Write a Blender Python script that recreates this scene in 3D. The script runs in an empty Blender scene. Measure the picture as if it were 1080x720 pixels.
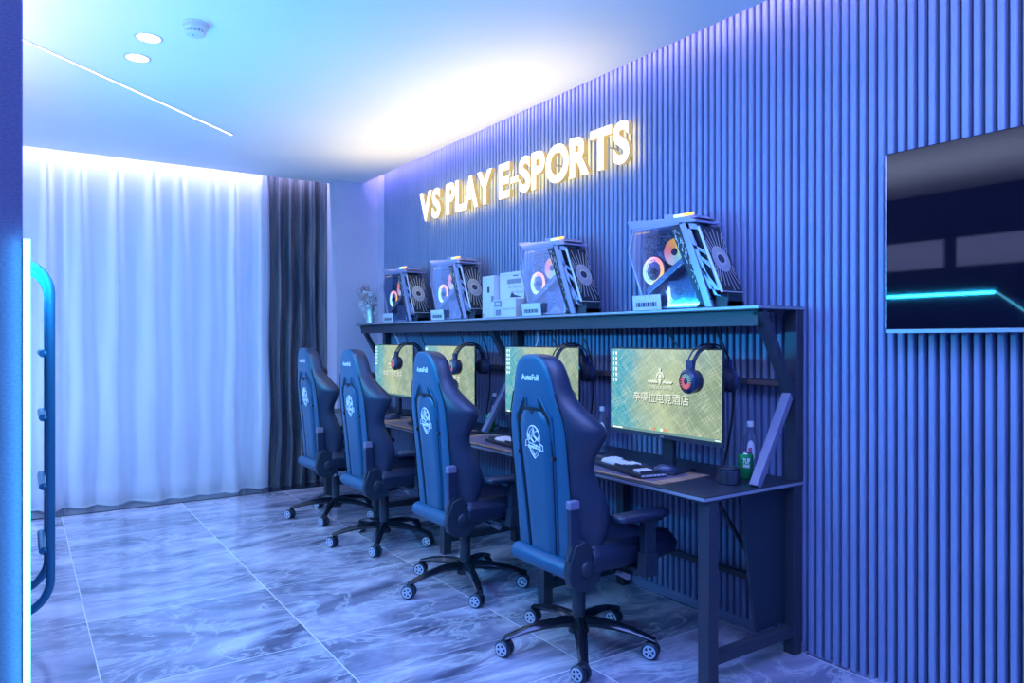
import bpy, bmesh, math, random
from mathutils import Vector, Matrix, Euler
random.seed(7)
PI = math.pi
S = bpy.context.scene
COL = S.collection

# ------------------------------------------------------------------ materials
def mat(name, col=(.5,.5,.5), rough=.5, metal=0.0, emit=None, estr=0.0, spec=.5, coat=0.0, alpha=None, trans=0.0):
    m = bpy.data.materials.new(name); m.use_nodes = True
    b = m.node_tree.nodes['Principled BSDF']
    b.inputs['Base Color'].default_value = (*col, 1)
    b.inputs['Roughness'].default_value = rough
    b.inputs['Metallic'].default_value = metal
    b.inputs['Specular IOR Level'].default_value = spec
    b.inputs['Coat Weight'].default_value = coat
    b.inputs['Transmission Weight'].default_value = trans
    if emit:
        b.inputs['Emission Color'].default_value = (*emit, 1)
        b.inputs['Emission Strength'].default_value = estr
    if alpha is not None: b.inputs['Alpha'].default_value = alpha
    return m
def N(m, t, **kw):
    n = m.node_tree.nodes.new(t)
    for k, v in kw.items():
        if k.startswith('i_'): n.inputs[k[2:].replace('_', ' ')].default_value = v
        else: setattr(n, k, v)
    return n
def L(m, a, b): m.node_tree.links.new(a, b)
def bsdf(m): return m.node_tree.nodes['Principled BSDF']
def ramp(m, fac, stops):
    r = N(m, 'ShaderNodeValToRGB'); e = r.color_ramp.elements
    while len(e) < len(stops): e.new(.5)
    for i, (p, c) in enumerate(stops): e[i].position = p; e[i].color = (*c, 1)
    L(m, fac, r.inputs[0]); return r
def noise_col(m, scale, c0, c1, detail=4, lo=.35, hi=.65, bump=0.0, stretch=None):
    tc = N(m, 'ShaderNodeTexCoord'); src = tc.outputs['Object']
    if stretch:
        mp = N(m, 'ShaderNodeMapping'); mp.inputs['Scale'].default_value = stretch
        L(m, src, mp.inputs[0]); src = mp.outputs[0]
    nz = N(m, 'ShaderNodeTexNoise', i_Scale=scale, i_Detail=detail); L(m, src, nz.inputs['Vector'])
    r = ramp(m, nz.outputs['Fac'], [(lo, c0), (hi, c1)])
    L(m, r.outputs[0], bsdf(m).inputs['Base Color'])
    if bump:
        bp = N(m, 'ShaderNodeBump', i_Strength=bump, i_Distance=.002)
        L(m, nz.outputs['Fac'], bp.inputs['Height']); L(m, bp.outputs[0], bsdf(m).inputs['Normal'])
    return m

M = {}
M['slat'] = noise_col(mat('slat_paint', rough=.42), 3, (.20,.265,.46), (.23,.295,.50), bump=.05)
M['slat_back'] = mat('slat_back', (.05,.055,.09), .7)
M['plaster'] = noise_col(mat('plaster', rough=.8), 2, (.50,.50,.66), (.54,.54,.70))
M['wall_dark'] = noise_col(mat('dark_wall_paint', rough=.7), 2, (.03,.035,.09), (.04,.045,.11))
M['ceiling'] = noise_col(mat('ceiling_paint', rough=.75), 1.2, (.78,.80,.82), (.82,.83,.85))
M['lit_leather'] = noise_col(mat('lit_leather', rough=.38, spec=.55), 350, (.007,.080,.170), (.010,.095,.20), bump=.12)  # cyan light on the chair backs put into the colour of dark leather
M['lit_leather2'] = noise_col(mat('leather_side', rough=.36, spec=.6), 350, (.014,.024,.058), (.018,.030,.070), bump=.12)  # same leather without the painted cyan light
M['seam'] = mat('seam', (.006,.008,.014), .5)
M['plastic'] = noise_col(mat('black_plastic', rough=.42), 200, (.014,.026,.045), (.020,.034,.058), bump=.05)
M['plastic_gloss'] = mat('gloss_plastic', (.01,.012,.02), .16, coat=.4)
M['pewter'] = mat('pewter_plastic', (.30,.32,.40), .35, .4)
M['hub'] = mat('caster_hub', (.50,.54,.68), .4, .1)
M['white_print'] = mat('white_print', (.85,.87,.9), .5)
M['white'] = mat('white_plastic', (.72,.72,.76), .45)
M['frame_metal'] = noise_col(mat('desk_frame', rough=.45, metal=.1), 120, (.035,.042,.065), (.045,.052,.08))
M['desk_edge'] = mat('desk_edge', (.35,.38,.48), .35, .3)
M['desktop'] = noise_col(mat('desktop_board', rough=.36), 60, (.020,.024,.040), (.030,.034,.052))
M['lit_metal'] = mat('lit_pale_metal', (.22,.21,.33), .4, .2)  # light on the lower braces put into the colour; also the pale bar caps
M['dark'] = mat('dark_void', (.004,.005,.009), .6)
M['glass_black'] = mat('tv_glass', (.002,.003,.010), .03, spec=.4)
M['silver'] = mat('silver', (.55,.56,.62), .25, .9)
M['case_metal'] = mat('case_metal', (.36,.37,.60), .32, .4)
M['case_dark'] = mat('case_dark', (.03,.035,.055), .35, .4)
M['cable'] = mat('cable_rubber', (.01,.01,.014), .5)
M['white_cable'] = mat('white_cable', (.6,.6,.62), .5)
M['keycap_white'] = mat('keycap_white', (.82,.80,.86), .5)
M['keycap_dark'] = mat('keycap_dark', (.03,.035,.05), .5)
M['card'] = noise_col(mat('card_paper', rough=.6), 60, (.60,.64,.72), (.72,.75,.8))
M['print_dark'] = mat('dark_print', (.03,.03,.06), .6)
M['print_mid'] = mat('grey_print', (.22,.22,.32), .6)
M['box_white'] = noise_col(mat('white_carton', rough=.5), 4, (.62,.60,.70), (.68,.66,.74))
M['green'] = mat('green_can', (.01,.30,.09), .28, .4)
M['can_rim'] = mat('can_rim', (.6,.62,.66), .25, .9)
M['water'] = mat('bottle_plastic', (.75,.82,.95), .06, trans=.92)
bsdf(M['water']).inputs['IOR'].default_value = 1.25
M['label_w'] = mat('bottle_label', (.75,.75,.82), .5)
M['pink'] = mat('label_pink', (.55,.12,.2), .5)
M['pad_face'] = noise_col(mat('mouse_mat', rough=.55), 30, (.10,.09,.16), (.16,.13,.22))
M['pad_edge'] = noise_col(mat('mat_border', rough=.5), 14, (.36,.20,.13), (.52,.32,.22))
M['tube'] = mat('ladder_tube', (.03,.20,.34), .35, .2)
M['panel_fabric'] = noise_col(mat('panel_fabric', rough=.85), 160, (.12,.13,.25), (.16,.17,.32), bump=.3, stretch=(1,1,2.5))
M['floor_shade'] = noise_col(mat('painted_floor_shade', rough=.2), 6, (.010,.014,.03), (.02,.026,.05))  # shadow and reflection below the curtains, put into a dark colour
M['drape'] = noise_col(mat('drape_fabric', rough=.8), 6, (.06,.08,.13), (.15,.155,.19), stretch=(3,3,.25), lo=.4, hi=.6)
M['leafw'] = mat('dried_white', (.85,.85,.9), .8)
M['twig'] = mat('dried_twig', (.22,.16,.18), .8)
M['vase'] = mat('vase_silver', (.6,.68,.72), .3, .6)
M['smoke_white'] = mat('detector_white', (.62,.64,.7), .5)
M['cup'] = mat('canister_metal', (.10,.11,.16), .25, .8)
M['brown'] = mat('rail_brown', (.16,.10,.11), .5)
M['rub'] = mat('headset_pad', (.015,.02,.04), .55)
M['hs_blue'] = mat('headset_shell', (.025,.04,.10), .22, coat=.3)
M['pcb'] = noise_col(mat('board', rough=.4, metal=.2), 90, (.03,.04,.07), (.25,.27,.38), detail=2, lo=.48, hi=.56)
M['silver2'] = mat('card_shroud', (.34,.36,.52), .3, .4)
M['medal'] = noise_col(mat('etched_silver', rough=.3, metal=.25), 12, (.55,.53,.60), (.75,.72,.60))
M['gpu'] = mat('gpu_shroud', (.20,.22,.36), .3, .3)

def em(name, c, s):
    m = bpy.data.materials.new(name); m.use_nodes = True; nt = m.node_tree; nt.nodes.clear()
    e = nt.nodes.new('ShaderNodeEmission'); o = nt.nodes.new('ShaderNodeOutputMaterial')
    e.inputs[0].default_value = (*c, 1); e.inputs[1].default_value = s
    nt.links.new(e.outputs[0], o.inputs[0]); return m
M['led_cyan'] = em('cyan_led', (.10,.62,1.0), 13)
M['led_line'] = em('ceiling_led', (1,.80,.86), 5)
M['downlight'] = em('downlight_glow', (1,.90,.82), 9)
M['sign_face'] = em('sign_face', (1,.95,.85), 1.9)
M['sign_side'] = mat('sign_return', (.50,.36,.15), .35, .4, emit=(1,.66,.20), estr=.28)
M['sign_back'] = em('sign_back', (1,.70,.16), 5)
M['icon'] = em('screen_icons', (.75,.95,.9), 1.0)
M['logo_e'] = em('screen_logo', (.78,.86,.74), .75)
M['logo_shadow'] = em('screen_logo_shadow', (.05,.08,.06), .5)
M['taskbar'] = em('screen_taskbar', (.20,.38,.40), .6)
M['dot_r'] = em('task_red', (.9,.25,.2), .7)
M['dot_g'] = em('task_green', (.2,.85,.4), .7)
M['hs_led'] = em('headset_led', (.9,.25,.4), .45)
M['hs_led2'] = em('headset_led_cool', (.3,.6,.85), .4)

# rainbow LED fan
def rainbow(name, strength, off=0.0):
    m = bpy.data.materials.new(name); m.use_nodes = True; nt = m.node_tree; nt.nodes.clear()
    tc = N(m, 'ShaderNodeTexCoord'); sp = N(m, 'ShaderNodeSeparateXYZ'); L(m, tc.outputs['Object'], sp.inputs[0])
    at = N(m, 'ShaderNodeMath', operation='ARCTAN2'); L(m, sp.outputs['Z'], at.inputs[0]); L(m, sp.outputs['Y'], at.inputs[1])
    mu = N(m, 'ShaderNodeMath', operation='MULTIPLY_ADD'); L(m, at.outputs[0], mu.inputs[0])
    mu.inputs[1].default_value = 1/(2*PI); mu.inputs[2].default_value = .5+off
    fr = N(m, 'ShaderNodeMath', operation='FRACT'); L(m, mu.outputs[0], fr.inputs[0])
    r = ramp(m, fr.outputs[0], [(0,(1,.45,.1)), (.17,(1,.85,.25)), (.33,(.5,1,.8)), (.5,(.35,.75,1)), (.66,(.75,.65,1)), (.83,(1,.3,.4)), (1,(1,.45,.1))])
    e = N(m, 'ShaderNodeEmission'); e.inputs[1].default_value = strength
    o = N(m, 'ShaderNodeOutputMaterial'); L(m, r.outputs[0], e.inputs[0]); L(m, e.outputs[0], o.inputs[0]); return m
M['rgb_ring'] = rainbow('rgb_ring', 1.7)
M['rgb_soft'] = rainbow('rgb_soft', .8, .3)

# thin case glass: mostly see-through
def thin_glass(name, tint, opac):
    m = bpy.data.materials.new(name); m.use_nodes = True; nt = m.node_tree; nt.nodes.clear()
    t = N(m, 'ShaderNodeBsdfTransparent'); t.inputs[0].default_value = (*tint, 1)
    g = N(m, 'ShaderNodeBsdfGlossy'); g.inputs['Roughness'].default_value = .05; g.inputs[0].default_value = (.8,.85,1,1)
    x = N(m, 'ShaderNodeMixShader'); x.inputs[0].default_value = opac
    o = N(m, 'ShaderNodeOutputMaterial')
    L(m, t.outputs[0], x.inputs[1]); L(m, g.outputs[0], x.inputs[2]); L(m, x.outputs[0], o.inputs[0]); return m
M['glass'] = thin_glass('case_glass', (.88,.92,1), .22)
M['window_glass'] = thin_glass('window_glass', (.95,.97,1), .015)

def sheer_mat():
    m = bpy.data.materials.new('sheer_fabric'); m.use_nodes = True; nt = m.node_tree; nt.nodes.clear()
    d = N(m, 'ShaderNodeBsdfDiffuse'); d.inputs[0].default_value = (.88,.89,.94,1)
    t = N(m, 'ShaderNodeBsdfTranslucent'); t.inputs[0].default_value = (.88,.89,.94,1)
    x = N(m, 'ShaderNodeMixShader'); x.inputs[0].default_value = .30
    p = N(m, 'ShaderNodeBsdfTransparent'); y = N(m, 'ShaderNodeMixShader')
    lw = N(m, 'ShaderNodeLayerWeight'); lw.inputs['Blend'].default_value = .5
    mr = N(m, 'ShaderNodeMapRange'); L(m, lw.outputs['Facing'], mr.inputs[0]); mr.inputs[1].default_value = .08; mr.inputs[2].default_value = .75; mr.inputs[3].default_value = .32; mr.inputs[4].default_value = .02
    L(m, mr.outputs[0], y.inputs[0])
    o = N(m, 'ShaderNodeOutputMaterial')
    L(m, d.outputs[0], x.inputs[1]); L(m, t.outputs[0], x.inputs[2])
    L(m, x.outputs[0], y.inputs[1]); L(m, p.outputs[0], y.inputs[2]); L(m, y.outputs[0], o.inputs[0]); return m
M['sheer'] = sheer_mat()

def floor_mat():
    m = mat('marble_tile', rough=.13, spec=.8); b = bsdf(m)
    tc = N(m, 'ShaderNodeTexCoord'); sp = N(m, 'ShaderNodeSeparateXYZ'); L(m, tc.outputs['Object'], sp.inputs[0])
    T = .8375
    cells = []; lines = []
    for ax, off in (('X', .265), ('Y', 3.165)):
        a = N(m, 'ShaderNodeMath', operation='SUBTRACT'); L(m, sp.outputs[ax], a.inputs[0]); a.inputs[1].default_value = off - 20*T
        d = N(m, 'ShaderNodeMath', operation='DIVIDE'); L(m, a.outputs[0], d.inputs[0]); d.inputs[1].default_value = T
        f = N(m, 'ShaderNodeMath', operation='FRACT'); L(m, d.outputs[0], f.inputs[0])
        fl = N(m, 'ShaderNodeMath', operation='FLOOR'); L(m, d.outputs[0], fl.inputs[0]); cells.append(fl)
        pp = N(m, 'ShaderNodeMath', operation='PINGPONG'); L(m, d.outputs[0], pp.inputs[0]); pp.inputs[1].default_value = .5
        lt = N(m, 'ShaderNodeMath', operation='LESS_THAN'); L(m, pp.outputs[0], lt.inputs[0]); lt.inputs[1].default_value = .0026
        lines.append(lt)
    g = N(m, 'ShaderNodeMath', operation='MAXIMUM'); L(m, lines[0].outputs[0], g.inputs[0]); L(m, lines[1].outputs[0], g.inputs[1])
    # each tile its own piece of marble
    cb = N(m, 'ShaderNodeCombineXYZ'); L(m, cells[0].outputs[0], cb.inputs[0]); L(m, cells[1].outputs[0], cb.inputs[1])
    wn = N(m, 'ShaderNodeTexWhiteNoise'); L(m, cb.outputs[0], wn.inputs['Vector'])
    sc = N(m, 'ShaderNodeVectorMath', operation='SCALE'); L(m, wn.outputs['Color'], sc.inputs[0]); sc.inputs['Scale'].default_value = 9
    ad = N(m, 'ShaderNodeVectorMath', operation='ADD'); L(m, tc.outputs['Object'], ad.inputs[0]); L(m, sc.outputs[0], ad.inputs[1])
    mp = N(m, 'ShaderNodeMapping'); mp.inputs['Rotation'].default_value = (0,0,.62); mp.inputs['Scale'].default_value = (.8,1.7,1)
    L(m, ad.outputs[0], mp.inputs[0])
    n1 = N(m, 'ShaderNodeTexNoise', i_Scale=1.5, i_Detail=8, i_Roughness=.55, i_Distortion=1.5); L(m, mp.outputs[0], n1.inputs['Vector'])
    n2 = N(m, 'ShaderNodeTexNoise', i_Scale=1.7, i_Detail=9, i_Roughness=.6, i_Distortion=2.4); L(m, mp.outputs[0], n2.inputs['Vector'])
    c1 = ramp(m, n1.outputs['Fac'], [(.30,(.10,.10,.16)), (.44,(.22,.22,.31)), (.56,(.38,.37,.49)), (.70,(.66,.64,.76))])
    v = ramp(m, n2.outputs['Fac'], [(.46,(0,0,0)), (.495,(1,1,1)), (.51,(.4,.4,.4)), (.56,(0,0,0))])
    mx = N(m, 'ShaderNodeMix', data_type='RGBA'); mx.inputs[7].default_value = (.66,.67,.74,1)
    sv = N(m, 'ShaderNodeMath', operation='MULTIPLY'); L(m, v.outputs[0], sv.inputs[0]); sv.inputs[1].default_value = .6
    L(m, sv.outputs[0], mx.inputs[0]); L(m, c1.outputs[0], mx.inputs[6])
    my = N(m, 'ShaderNodeMix', data_type='RGBA'); my.inputs[7].default_value = (.85,.86,.92,1)
    L(m, g.outputs[0], my.inputs[0]); L(m, mx.outputs[2], my.inputs[6]); L(m, my.outputs[2], b.inputs['Base Color'])
    rr = N(m, 'ShaderNodeMapRange'); L(m, n2.outputs['Fac'], rr.inputs[0]); rr.inputs[3].default_value = .05; rr.inputs[4].default_value = .17
    L(m, rr.outputs[0], b.inputs['Roughness'])
    bp = N(m, 'ShaderNodeBump', i_Strength=.02, i_Distance=.002); L(m, n1.outputs['Fac'], bp.inputs['Height']); L(m, bp.outputs[0], b.inputs['Normal'])
    return m
M['floor'] = floor_mat()

def screen_mat():
    m = bpy.data.materials.new('wallpaper'); m.use_nodes = True; nt = m.node_tree; nt.nodes.clear()
    tc = N(m, 'ShaderNodeTexCoord'); src = tc.outputs['Object']
    tot = None
    for ang, sd in ((.75, 0), (-.75, 4), (.45, 9), (-.95, 14)):
        mp = N(m, 'ShaderNodeMapping'); mp.inputs['Rotation'].default_value = (ang,0,0)
        mp.inputs['Scale'].default_value = (1,4,95); mp.inputs['Location'].default_value = (sd,sd,sd)
        # rotate first, then stretch
        r0 = N(m, 'ShaderNodeVectorRotate', rotation_type='X_AXIS'); r0.inputs['Angle'].default_value = ang
        L(m, src, r0.inputs['Vector']); mp.inputs['Rotation'].default_value = (0,0,0); L(m, r0.outputs[0], mp.inputs[0])
        nz = N(m, 'ShaderNodeTexNoise', i_Scale=2.2, i_Detail=4); L(m, mp.outputs[0], nz.inputs['Vector'])
        rp = ramp(m, nz.outputs['Fac'], [(.50,(0,0,0)), (.75,(1,1,1))])
        if tot is None: tot = rp.outputs[0]
        else:
            a = N(m, 'ShaderNodeMix', data_type='RGBA', blend_type='ADD'); a.inputs[0].default_value = 1
            L(m, tot, a.inputs[6]); L(m, rp.outputs[0], a.inputs[7]); tot = a.outputs[2]
    sp = N(m, 'ShaderNodeSeparateXYZ'); L(m, src, sp.inputs[0])
    bn = N(m, 'ShaderNodeTexNoise', i_Scale=4.5, i_Detail=4); L(m, src, bn.inputs['Vector'])
    ma = N(m, 'ShaderNodeMath', operation='MULTIPLY_ADD'); L(m, bn.outputs['Fac'], ma.inputs[0]); ma.inputs[1].default_value = .45; L(m, sp.outputs['Y'], ma.inputs[2])
    base = ramp(m, ma.outputs[0], [(.0,(.13,.19,.13)), (.18,(.26,.31,.17)), (.28,(.20,.27,.18)), (.38,(.10,.23,.22)), (.47,(.02,.22,.30))])
    lt = N(m, 'ShaderNodeMix', data_type='RGBA'); lt.inputs[7].default_value = (.58,.63,.46,1)
    f = N(m, 'ShaderNodeMath', operation='MULTIPLY'); L(m, tot, f.inputs[0]); f.inputs[1].default_value = .26
    L(m, f.outputs[0], lt.inputs[0]); L(m, base.outputs[0], lt.inputs[6])
    e = N(m, 'ShaderNodeEmission'); e.inputs[1].default_value = 1.15; L(m, lt.outputs[2], e.inputs[0])
    g = N(m, 'ShaderNodeBsdfGlossy'); g.inputs['Roughness'].default_value = .25
    g.inputs[0].default_value = (.05,.05,.06,1)
    ad = N(m, 'ShaderNodeAddShader'); L(m, e.outputs[0], ad.inputs[0]); L(m, g.outputs[0], ad.inputs[1])
    o = N(m, 'ShaderNodeOutputMaterial'); L(m, ad.outputs[0], o.inputs[0]); return m
M['screen'] = screen_mat()

# ------------------------------------------------------------------ mesh builder
class MB:
    def __init__(s): s.v = []; s.f = []; s.m = []; s.mats = []; s.c = None
    def mi(s, m):
        m = M[m] if isinstance(m, str) else m
        if m not in s.mats: s.mats.append(m)
        return s.mats.index(m)
    def add(s, vs, fs, m, T=None):
        o = len(s.v); k = s.mi(m)
        for v in vs:
            v = Vector(v); s.v.append(T @ v if T else v)
        for f in fs: s.f.append(tuple(o+i for i in f)); s.m.append(k)
        return s
    def box(s, x0, x1, y0, y1, z0, z1, m, T=None):
        vs = [(x,y,z) for x in (x0,x1) for y in (y0,y1) for z in (z0,z1)]
        return s.add(vs, [(0,1,3,2),(4,6,7,5),(0,4,5,1),(2,3,7,6),(0,2,6,4),(1,5,7,3)], m, T)
    def prism(s, pts, axis, a, b, m, T=None):
        """pts: 2D outline; axis: 'x' -> pts are (y,z); 'y' -> (x,z); 'z' -> (x,y)"""
        def P(p, t): return {'x':(t,p[0],p[1]), 'y':(p[0],t,p[1]), 'z':(p[0],p[1],t)}[axis]
        n = len(pts); vs = [P(p,a) for p in pts]+[P(p,b) for p in pts]
        fs = [tuple(range(n))[::-1], tuple(range(n,2*n))]+[(i,(i+1)%n,n+(i+1)%n,n+i) for i in range(n)]
        return s.add(vs, fs, m, T)
    def ringprism(s, outer, inner, axis, a, b, m, T=None):
        def P(p, t): return {'x':(t,p[0],p[1]), 'y':(p[0],t,p[1]), 'z':(p[0],p[1],t)}[axis]
        n = len(outer)
        vs = [P(p,a) for p in outer]+[P(p,a) for p in inner]+[P(p,b) for p in outer]+[P(p,b) for p in inner]
        fs = []
        for i in range(n):
            j = (i+1)%n
            fs += [(i,j,n+j,n+i), (2*n+i,3*n+i,3*n+j,2*n+j), (i,2*n+i,2*n+j,j), (n+i,n+j,3*n+j,3*n+i)]
        return s.add(vs, fs, m, T)
    def lathe(s, prof, m, T=None, n=24, cap=True):
        vs = []; fs = []; k = len(prof)
        for (r, z) in prof:
            for i in range(n):
                a = 2*PI*i/n; vs.append((r*math.cos(a), r*math.sin(a), z))
        for j in range(k-1):
            for i in range(n):
                fs.append((j*n+i, j*n+(i+1)%n, (j+1)*n+(i+1)%n, (j+1)*n+i))
        if cap: fs += [tuple(range(n))[::-1], tuple((k-1)*n+i for i in range(n))]
        return s.add(vs, fs, m, T)
    def cyl(s, p, q, r, m, n=16, r2=None):
        p = Vector(p); q = Vector(q); d = q-p
        T = Matrix.Translation(p) @ d.to_track_quat('Z','Y').to_matrix().to_4x4()
        return s.lathe([(r,0),(r if r2 is None else r2, d.length)], m, T, n)
    def tube(s, pts, r, m, n=8, closed=False, radii=None, flat=1.0):
        pts = [Vector(p) for p in pts]; k = len(pts); vs = []; fs = []
        up = None
        for i, p in enumerate(pts):
            if closed: t = pts[(i+1)%k]-pts[i-1]
            else: t = pts[min(i+1,k-1)]-pts[max(i-1,0)]
            t.normalize()
            if up is None:
                up = Vector((0,0,1)) if abs(t.z) < .9 else Vector((1,0,0))
            u = (up - t*up.dot(t)).normalized(); w = t.cross(u); up = u
            rr = radii[i] if radii else r
            for j in range(n):
                a = 2*PI*j/n; vs.append(p + u*math.cos(a)*rr*flat + w*math.sin(a)*rr)
        rng = k if closed else k-1
        for i in range(rng):
            i2 = (i+1)%k
            for j in range(n): fs.append((i*n+j, i2*n+j, i2*n+(j+1)%n, i*n+(j+1)%n))
        if not closed: fs += [tuple(range(n)), tuple((k-1)*n+j for j in range(n))[::-1]]
        return s.add(vs, fs, m)
    def torus(s, c, axis, R, r, m, n=32, k=8, a0=0, a1=2*PI):
        c = Vector(c); ax = Vector(axis).normalized(); q = ax.to_track_quat('Z','Y').to_matrix()
        full = abs(a1-a0-2*PI) < 1e-6; cnt = n if full else n+1
        pts = [c + q @ Vector((R*math.cos(a0+(a1-a0)*i/n), R*math.sin(a0+(a1-a0)*i/n), 0)) for i in range(cnt)]
        return s.tube(pts, r, m, k, closed=full)
    def build(s, name, parent=None, bev=0, seg=2, ang=35, smooth=True, loc=None, rot=None, sub=0):
        me = bpy.data.meshes.new(name); me.from_pydata([tuple(v) for v in s.v], [], s.f)
        for m in s.mats: me.materials.append(m)
        for p, k in zip(me.polygons, s.m): p.material_index = k
        bm = bmesh.new(); bm.from_mesh(me); bmesh.ops.recalc_face_normals(bm, faces=bm.faces); bm.to_mesh(me); bm.free()
        if smooth:
            for p in me.polygons: p.use_smooth = True
            me.set_sharp_from_angle(angle=math.radians(ang))
        me.update()
        o = bpy.data.objects.new(name, me); COL.objects.link(o)
        if parent: o.parent = parent
        if loc: o.location = loc
        if rot: o.rotation_euler = rot
        if bev:
            b = o.modifiers.new('bevel','BEVEL'); b.width = bev; b.segments = seg; b.limit_method = 'ANGLE'; b.angle_limit = math.radians(40)
        if sub:
            b = o.modifiers.new('sub','SUBSURF'); b.levels = sub; b.render_levels = sub
        return o

def tag(o, label, cat, group=None):
    o['label'] = label; o['category'] = cat
    if group: o['group'] = group
    return o
def thing(name, label, cat, loc=(0,0,0), rz=0, group=None):
    o = bpy.data.objects.new(name, None); COL.objects.link(o); o.location = loc; o.rotation_euler = (0,0,rz)
    o.empty_display_size = .05
    return tag(o, label, cat, group)
def struct(o): o['kind'] = 'structure'; return o
def dup(o, parent=None):
    c = o.copy(); COL.objects.link(c); c.parent = parent
    for ch in list(KIDS.get(o.name, [])):
        d = dup(ch, c); KIDS.setdefault(c.name, []).append(d)
    return c
KIDS = {}
def index_kids():
    KIDS.clear()
    for o in bpy.data.objects:
        if o.parent: KIDS.setdefault(o.parent.name, []).append(o)

# text -> mesh data: glyphs in the XY plane; returns (verts, faces) scaled to width w / height h
def text_geo(txt, bold=0.0, extrude=0.0, shear=0.0):
    cu = bpy.data.curves.new('t', 'FONT'); cu.body = txt; cu.size = 1; cu.offset = bold; cu.extrude = extrude
    cu.shear = shear; cu.resolution_u = 6
    o = bpy.data.objects.new('t', cu); COL.objects.link(o); bpy.context.view_layer.update()
    dg = bpy.context.evaluated_depsgraph_get(); me = bpy.data.meshes.new_from_object(o.evaluated_get(dg))
    vs = [v.co.copy() for v in me.vertices]; fs = [tuple(p.vertices) for p in me.polygons]
    bpy.data.objects.remove(o); bpy.data.meshes.remove(me); bpy.data.curves.remove(cu)
    return vs, fs
def wall_text(mb, txt, x, yl, yr, z0, z1, m, bold=0.0, depth=0.0, back=None, shear=0.0, fn=None):
    """text on a surface facing -x: reads from y=yl down to y=yr, between heights z0 and z1; fn(y,z)->x for a curved surface"""
    vs, fs = text_geo(txt, bold, .5 if depth else 0.0, shear)
    xa = min(v.x for v in vs); xb = max(v.x for v in vs); ya = min(v.y for v in vs); yb = max(v.y for v in vs)
    out = []
    for v in vs:
        y = yl + (yr-yl)*(v.x-xa)/(xb-xa); z = z0 + (z1-z0)*(v.y-ya)/(yb-ya)
        xx = fn(y,z) if fn else x
        out.append((xx - v.z*depth, y, z))
    if not depth or back is None:
        mb.add(out, fs, m); return
    fr, bk, sd = [], [], []
    for f in fs:
        zs = [vs[i].z for i in f]
        if min(zs) > .49: fr.append(f)
        elif max(zs) < -.49: bk.append(f)
        else: sd.append(f)
    o = len(mb.v); mb.add(out, fr, m)
    for lst, mm in ((bk, back[0]), (sd, back[1])):
        k = mb.mi(mm)
        for f in lst: mb.f.append(tuple(o+i for i in f)); mb.m.append(k)

# ------------------------------------------------------------------ constants
W = 2.80; HC = 2.795; SX = 2.485; SZ = 1.482; DX = 2.166; DZ = .737
YN, YF = 1.897, 6.17

# ------------------------------------------------------------------ room
b = MB(); b.add([(-2.2,-2.6,0),(2.95,-2.6,0),(2.95,7.3,0),(-2.2,7.3,0)], [(0,1,2,3)], 'floor'); struct(b.build('floor', smooth=False))
b = MB(); b.box(-1.4,2.8,6.50,7.0,0,.006,'floor_shade'); struct(b.build('floor_shade_strip', bev=.001))  # dark strip laid where the curtains only shade the floor
b = MB(); b.box(-2.2,2.657,-2.6,6.60,HC,HC+.12,'ceiling'); struct(b.build('ceiling', smooth=False))
b = MB(); b.box(-2.2,2.98,-2.6,7.3,HC+.28,HC+.33,'ceiling'); struct(b.build('ceiling_cove', smooth=False))
# slat wall
b = MB(); pit = .0385; n = 0; y = 6.274
b.box(W+.022, W+.10, -.62, 6.274, 0, HC+.28, 'slat_back')
while y - pit > -.6:
    y1 = y; y0 = y-.0235; zb = .045 if y > 1.9 else 0
    b.prism([(W+.023,y0-.001),(W+.004,y0-.0003),(W,y0+.003),(W-.0012,(y0+y1)/2),(W,y1-.003),(W+.004,y1+.0003),(W+.023,y1+.001)], 'z', zb, HC+.279, 'slat')
    y -= pit
struct(b.build('wall_right', ang=25))
b = MB(); b.box(W-.004, W+.022, 1.9, 6.274, 0, .045, 'slat'); struct(b.build('baseboard_right', bev=.002))
# plain end piece and column
b = MB(); b.box(W, W+.12, 6.274, 7.3, 0, HC+.28, 'plaster'); struct(b.build('wall_right_end', smooth=False))
b = MB(); b.box(2.395, W, 6.41, 7.2, 0, HC+.28, 'plaster'); struct(b.build('column', smooth=False))
# end wall with the window behind the curtains
b = MB()
b.box(-2.2,-1.3,7.1,7.25,0,HC+.28,'plaster'); b.box(1.95,2.395,7.1,7.25,0,HC+.28,'plaster'); b.box(-1.3,1.95,7.1,7.25,HC+.2,HC+.28,'plaster'); b.box(-1.3,1.95,7.1,7.25,0,.06,'plaster')
struct(b.build('wall_back', smooth=False))
b = MB()
for x0,x1,z0,z1 in ((-1.3,1.95,.06,.10),(-1.3,1.95,HC+.16,HC+.2),(-1.3,-1.26,.10,HC+.16),(1.91,1.95,.10,HC+.16),(.30,.33,.10,HC+.16)): b.box(x0,x1,7.12,7.2,z0,z1,'white')
wf = struct(b.build('window_1'))
b = MB(); b.box(-1.26,1.91,7.155,7.165,.10,HC+.16,'window_glass'); g = b.build('window_pane', wf, smooth=False); g['kind']='structure'
b = MB(); b.box(-2.2,-2.1,-2.6,7.3,0,HC+.28,'wall_dark'); struct(b.build('wall_left', smooth=False))

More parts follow.
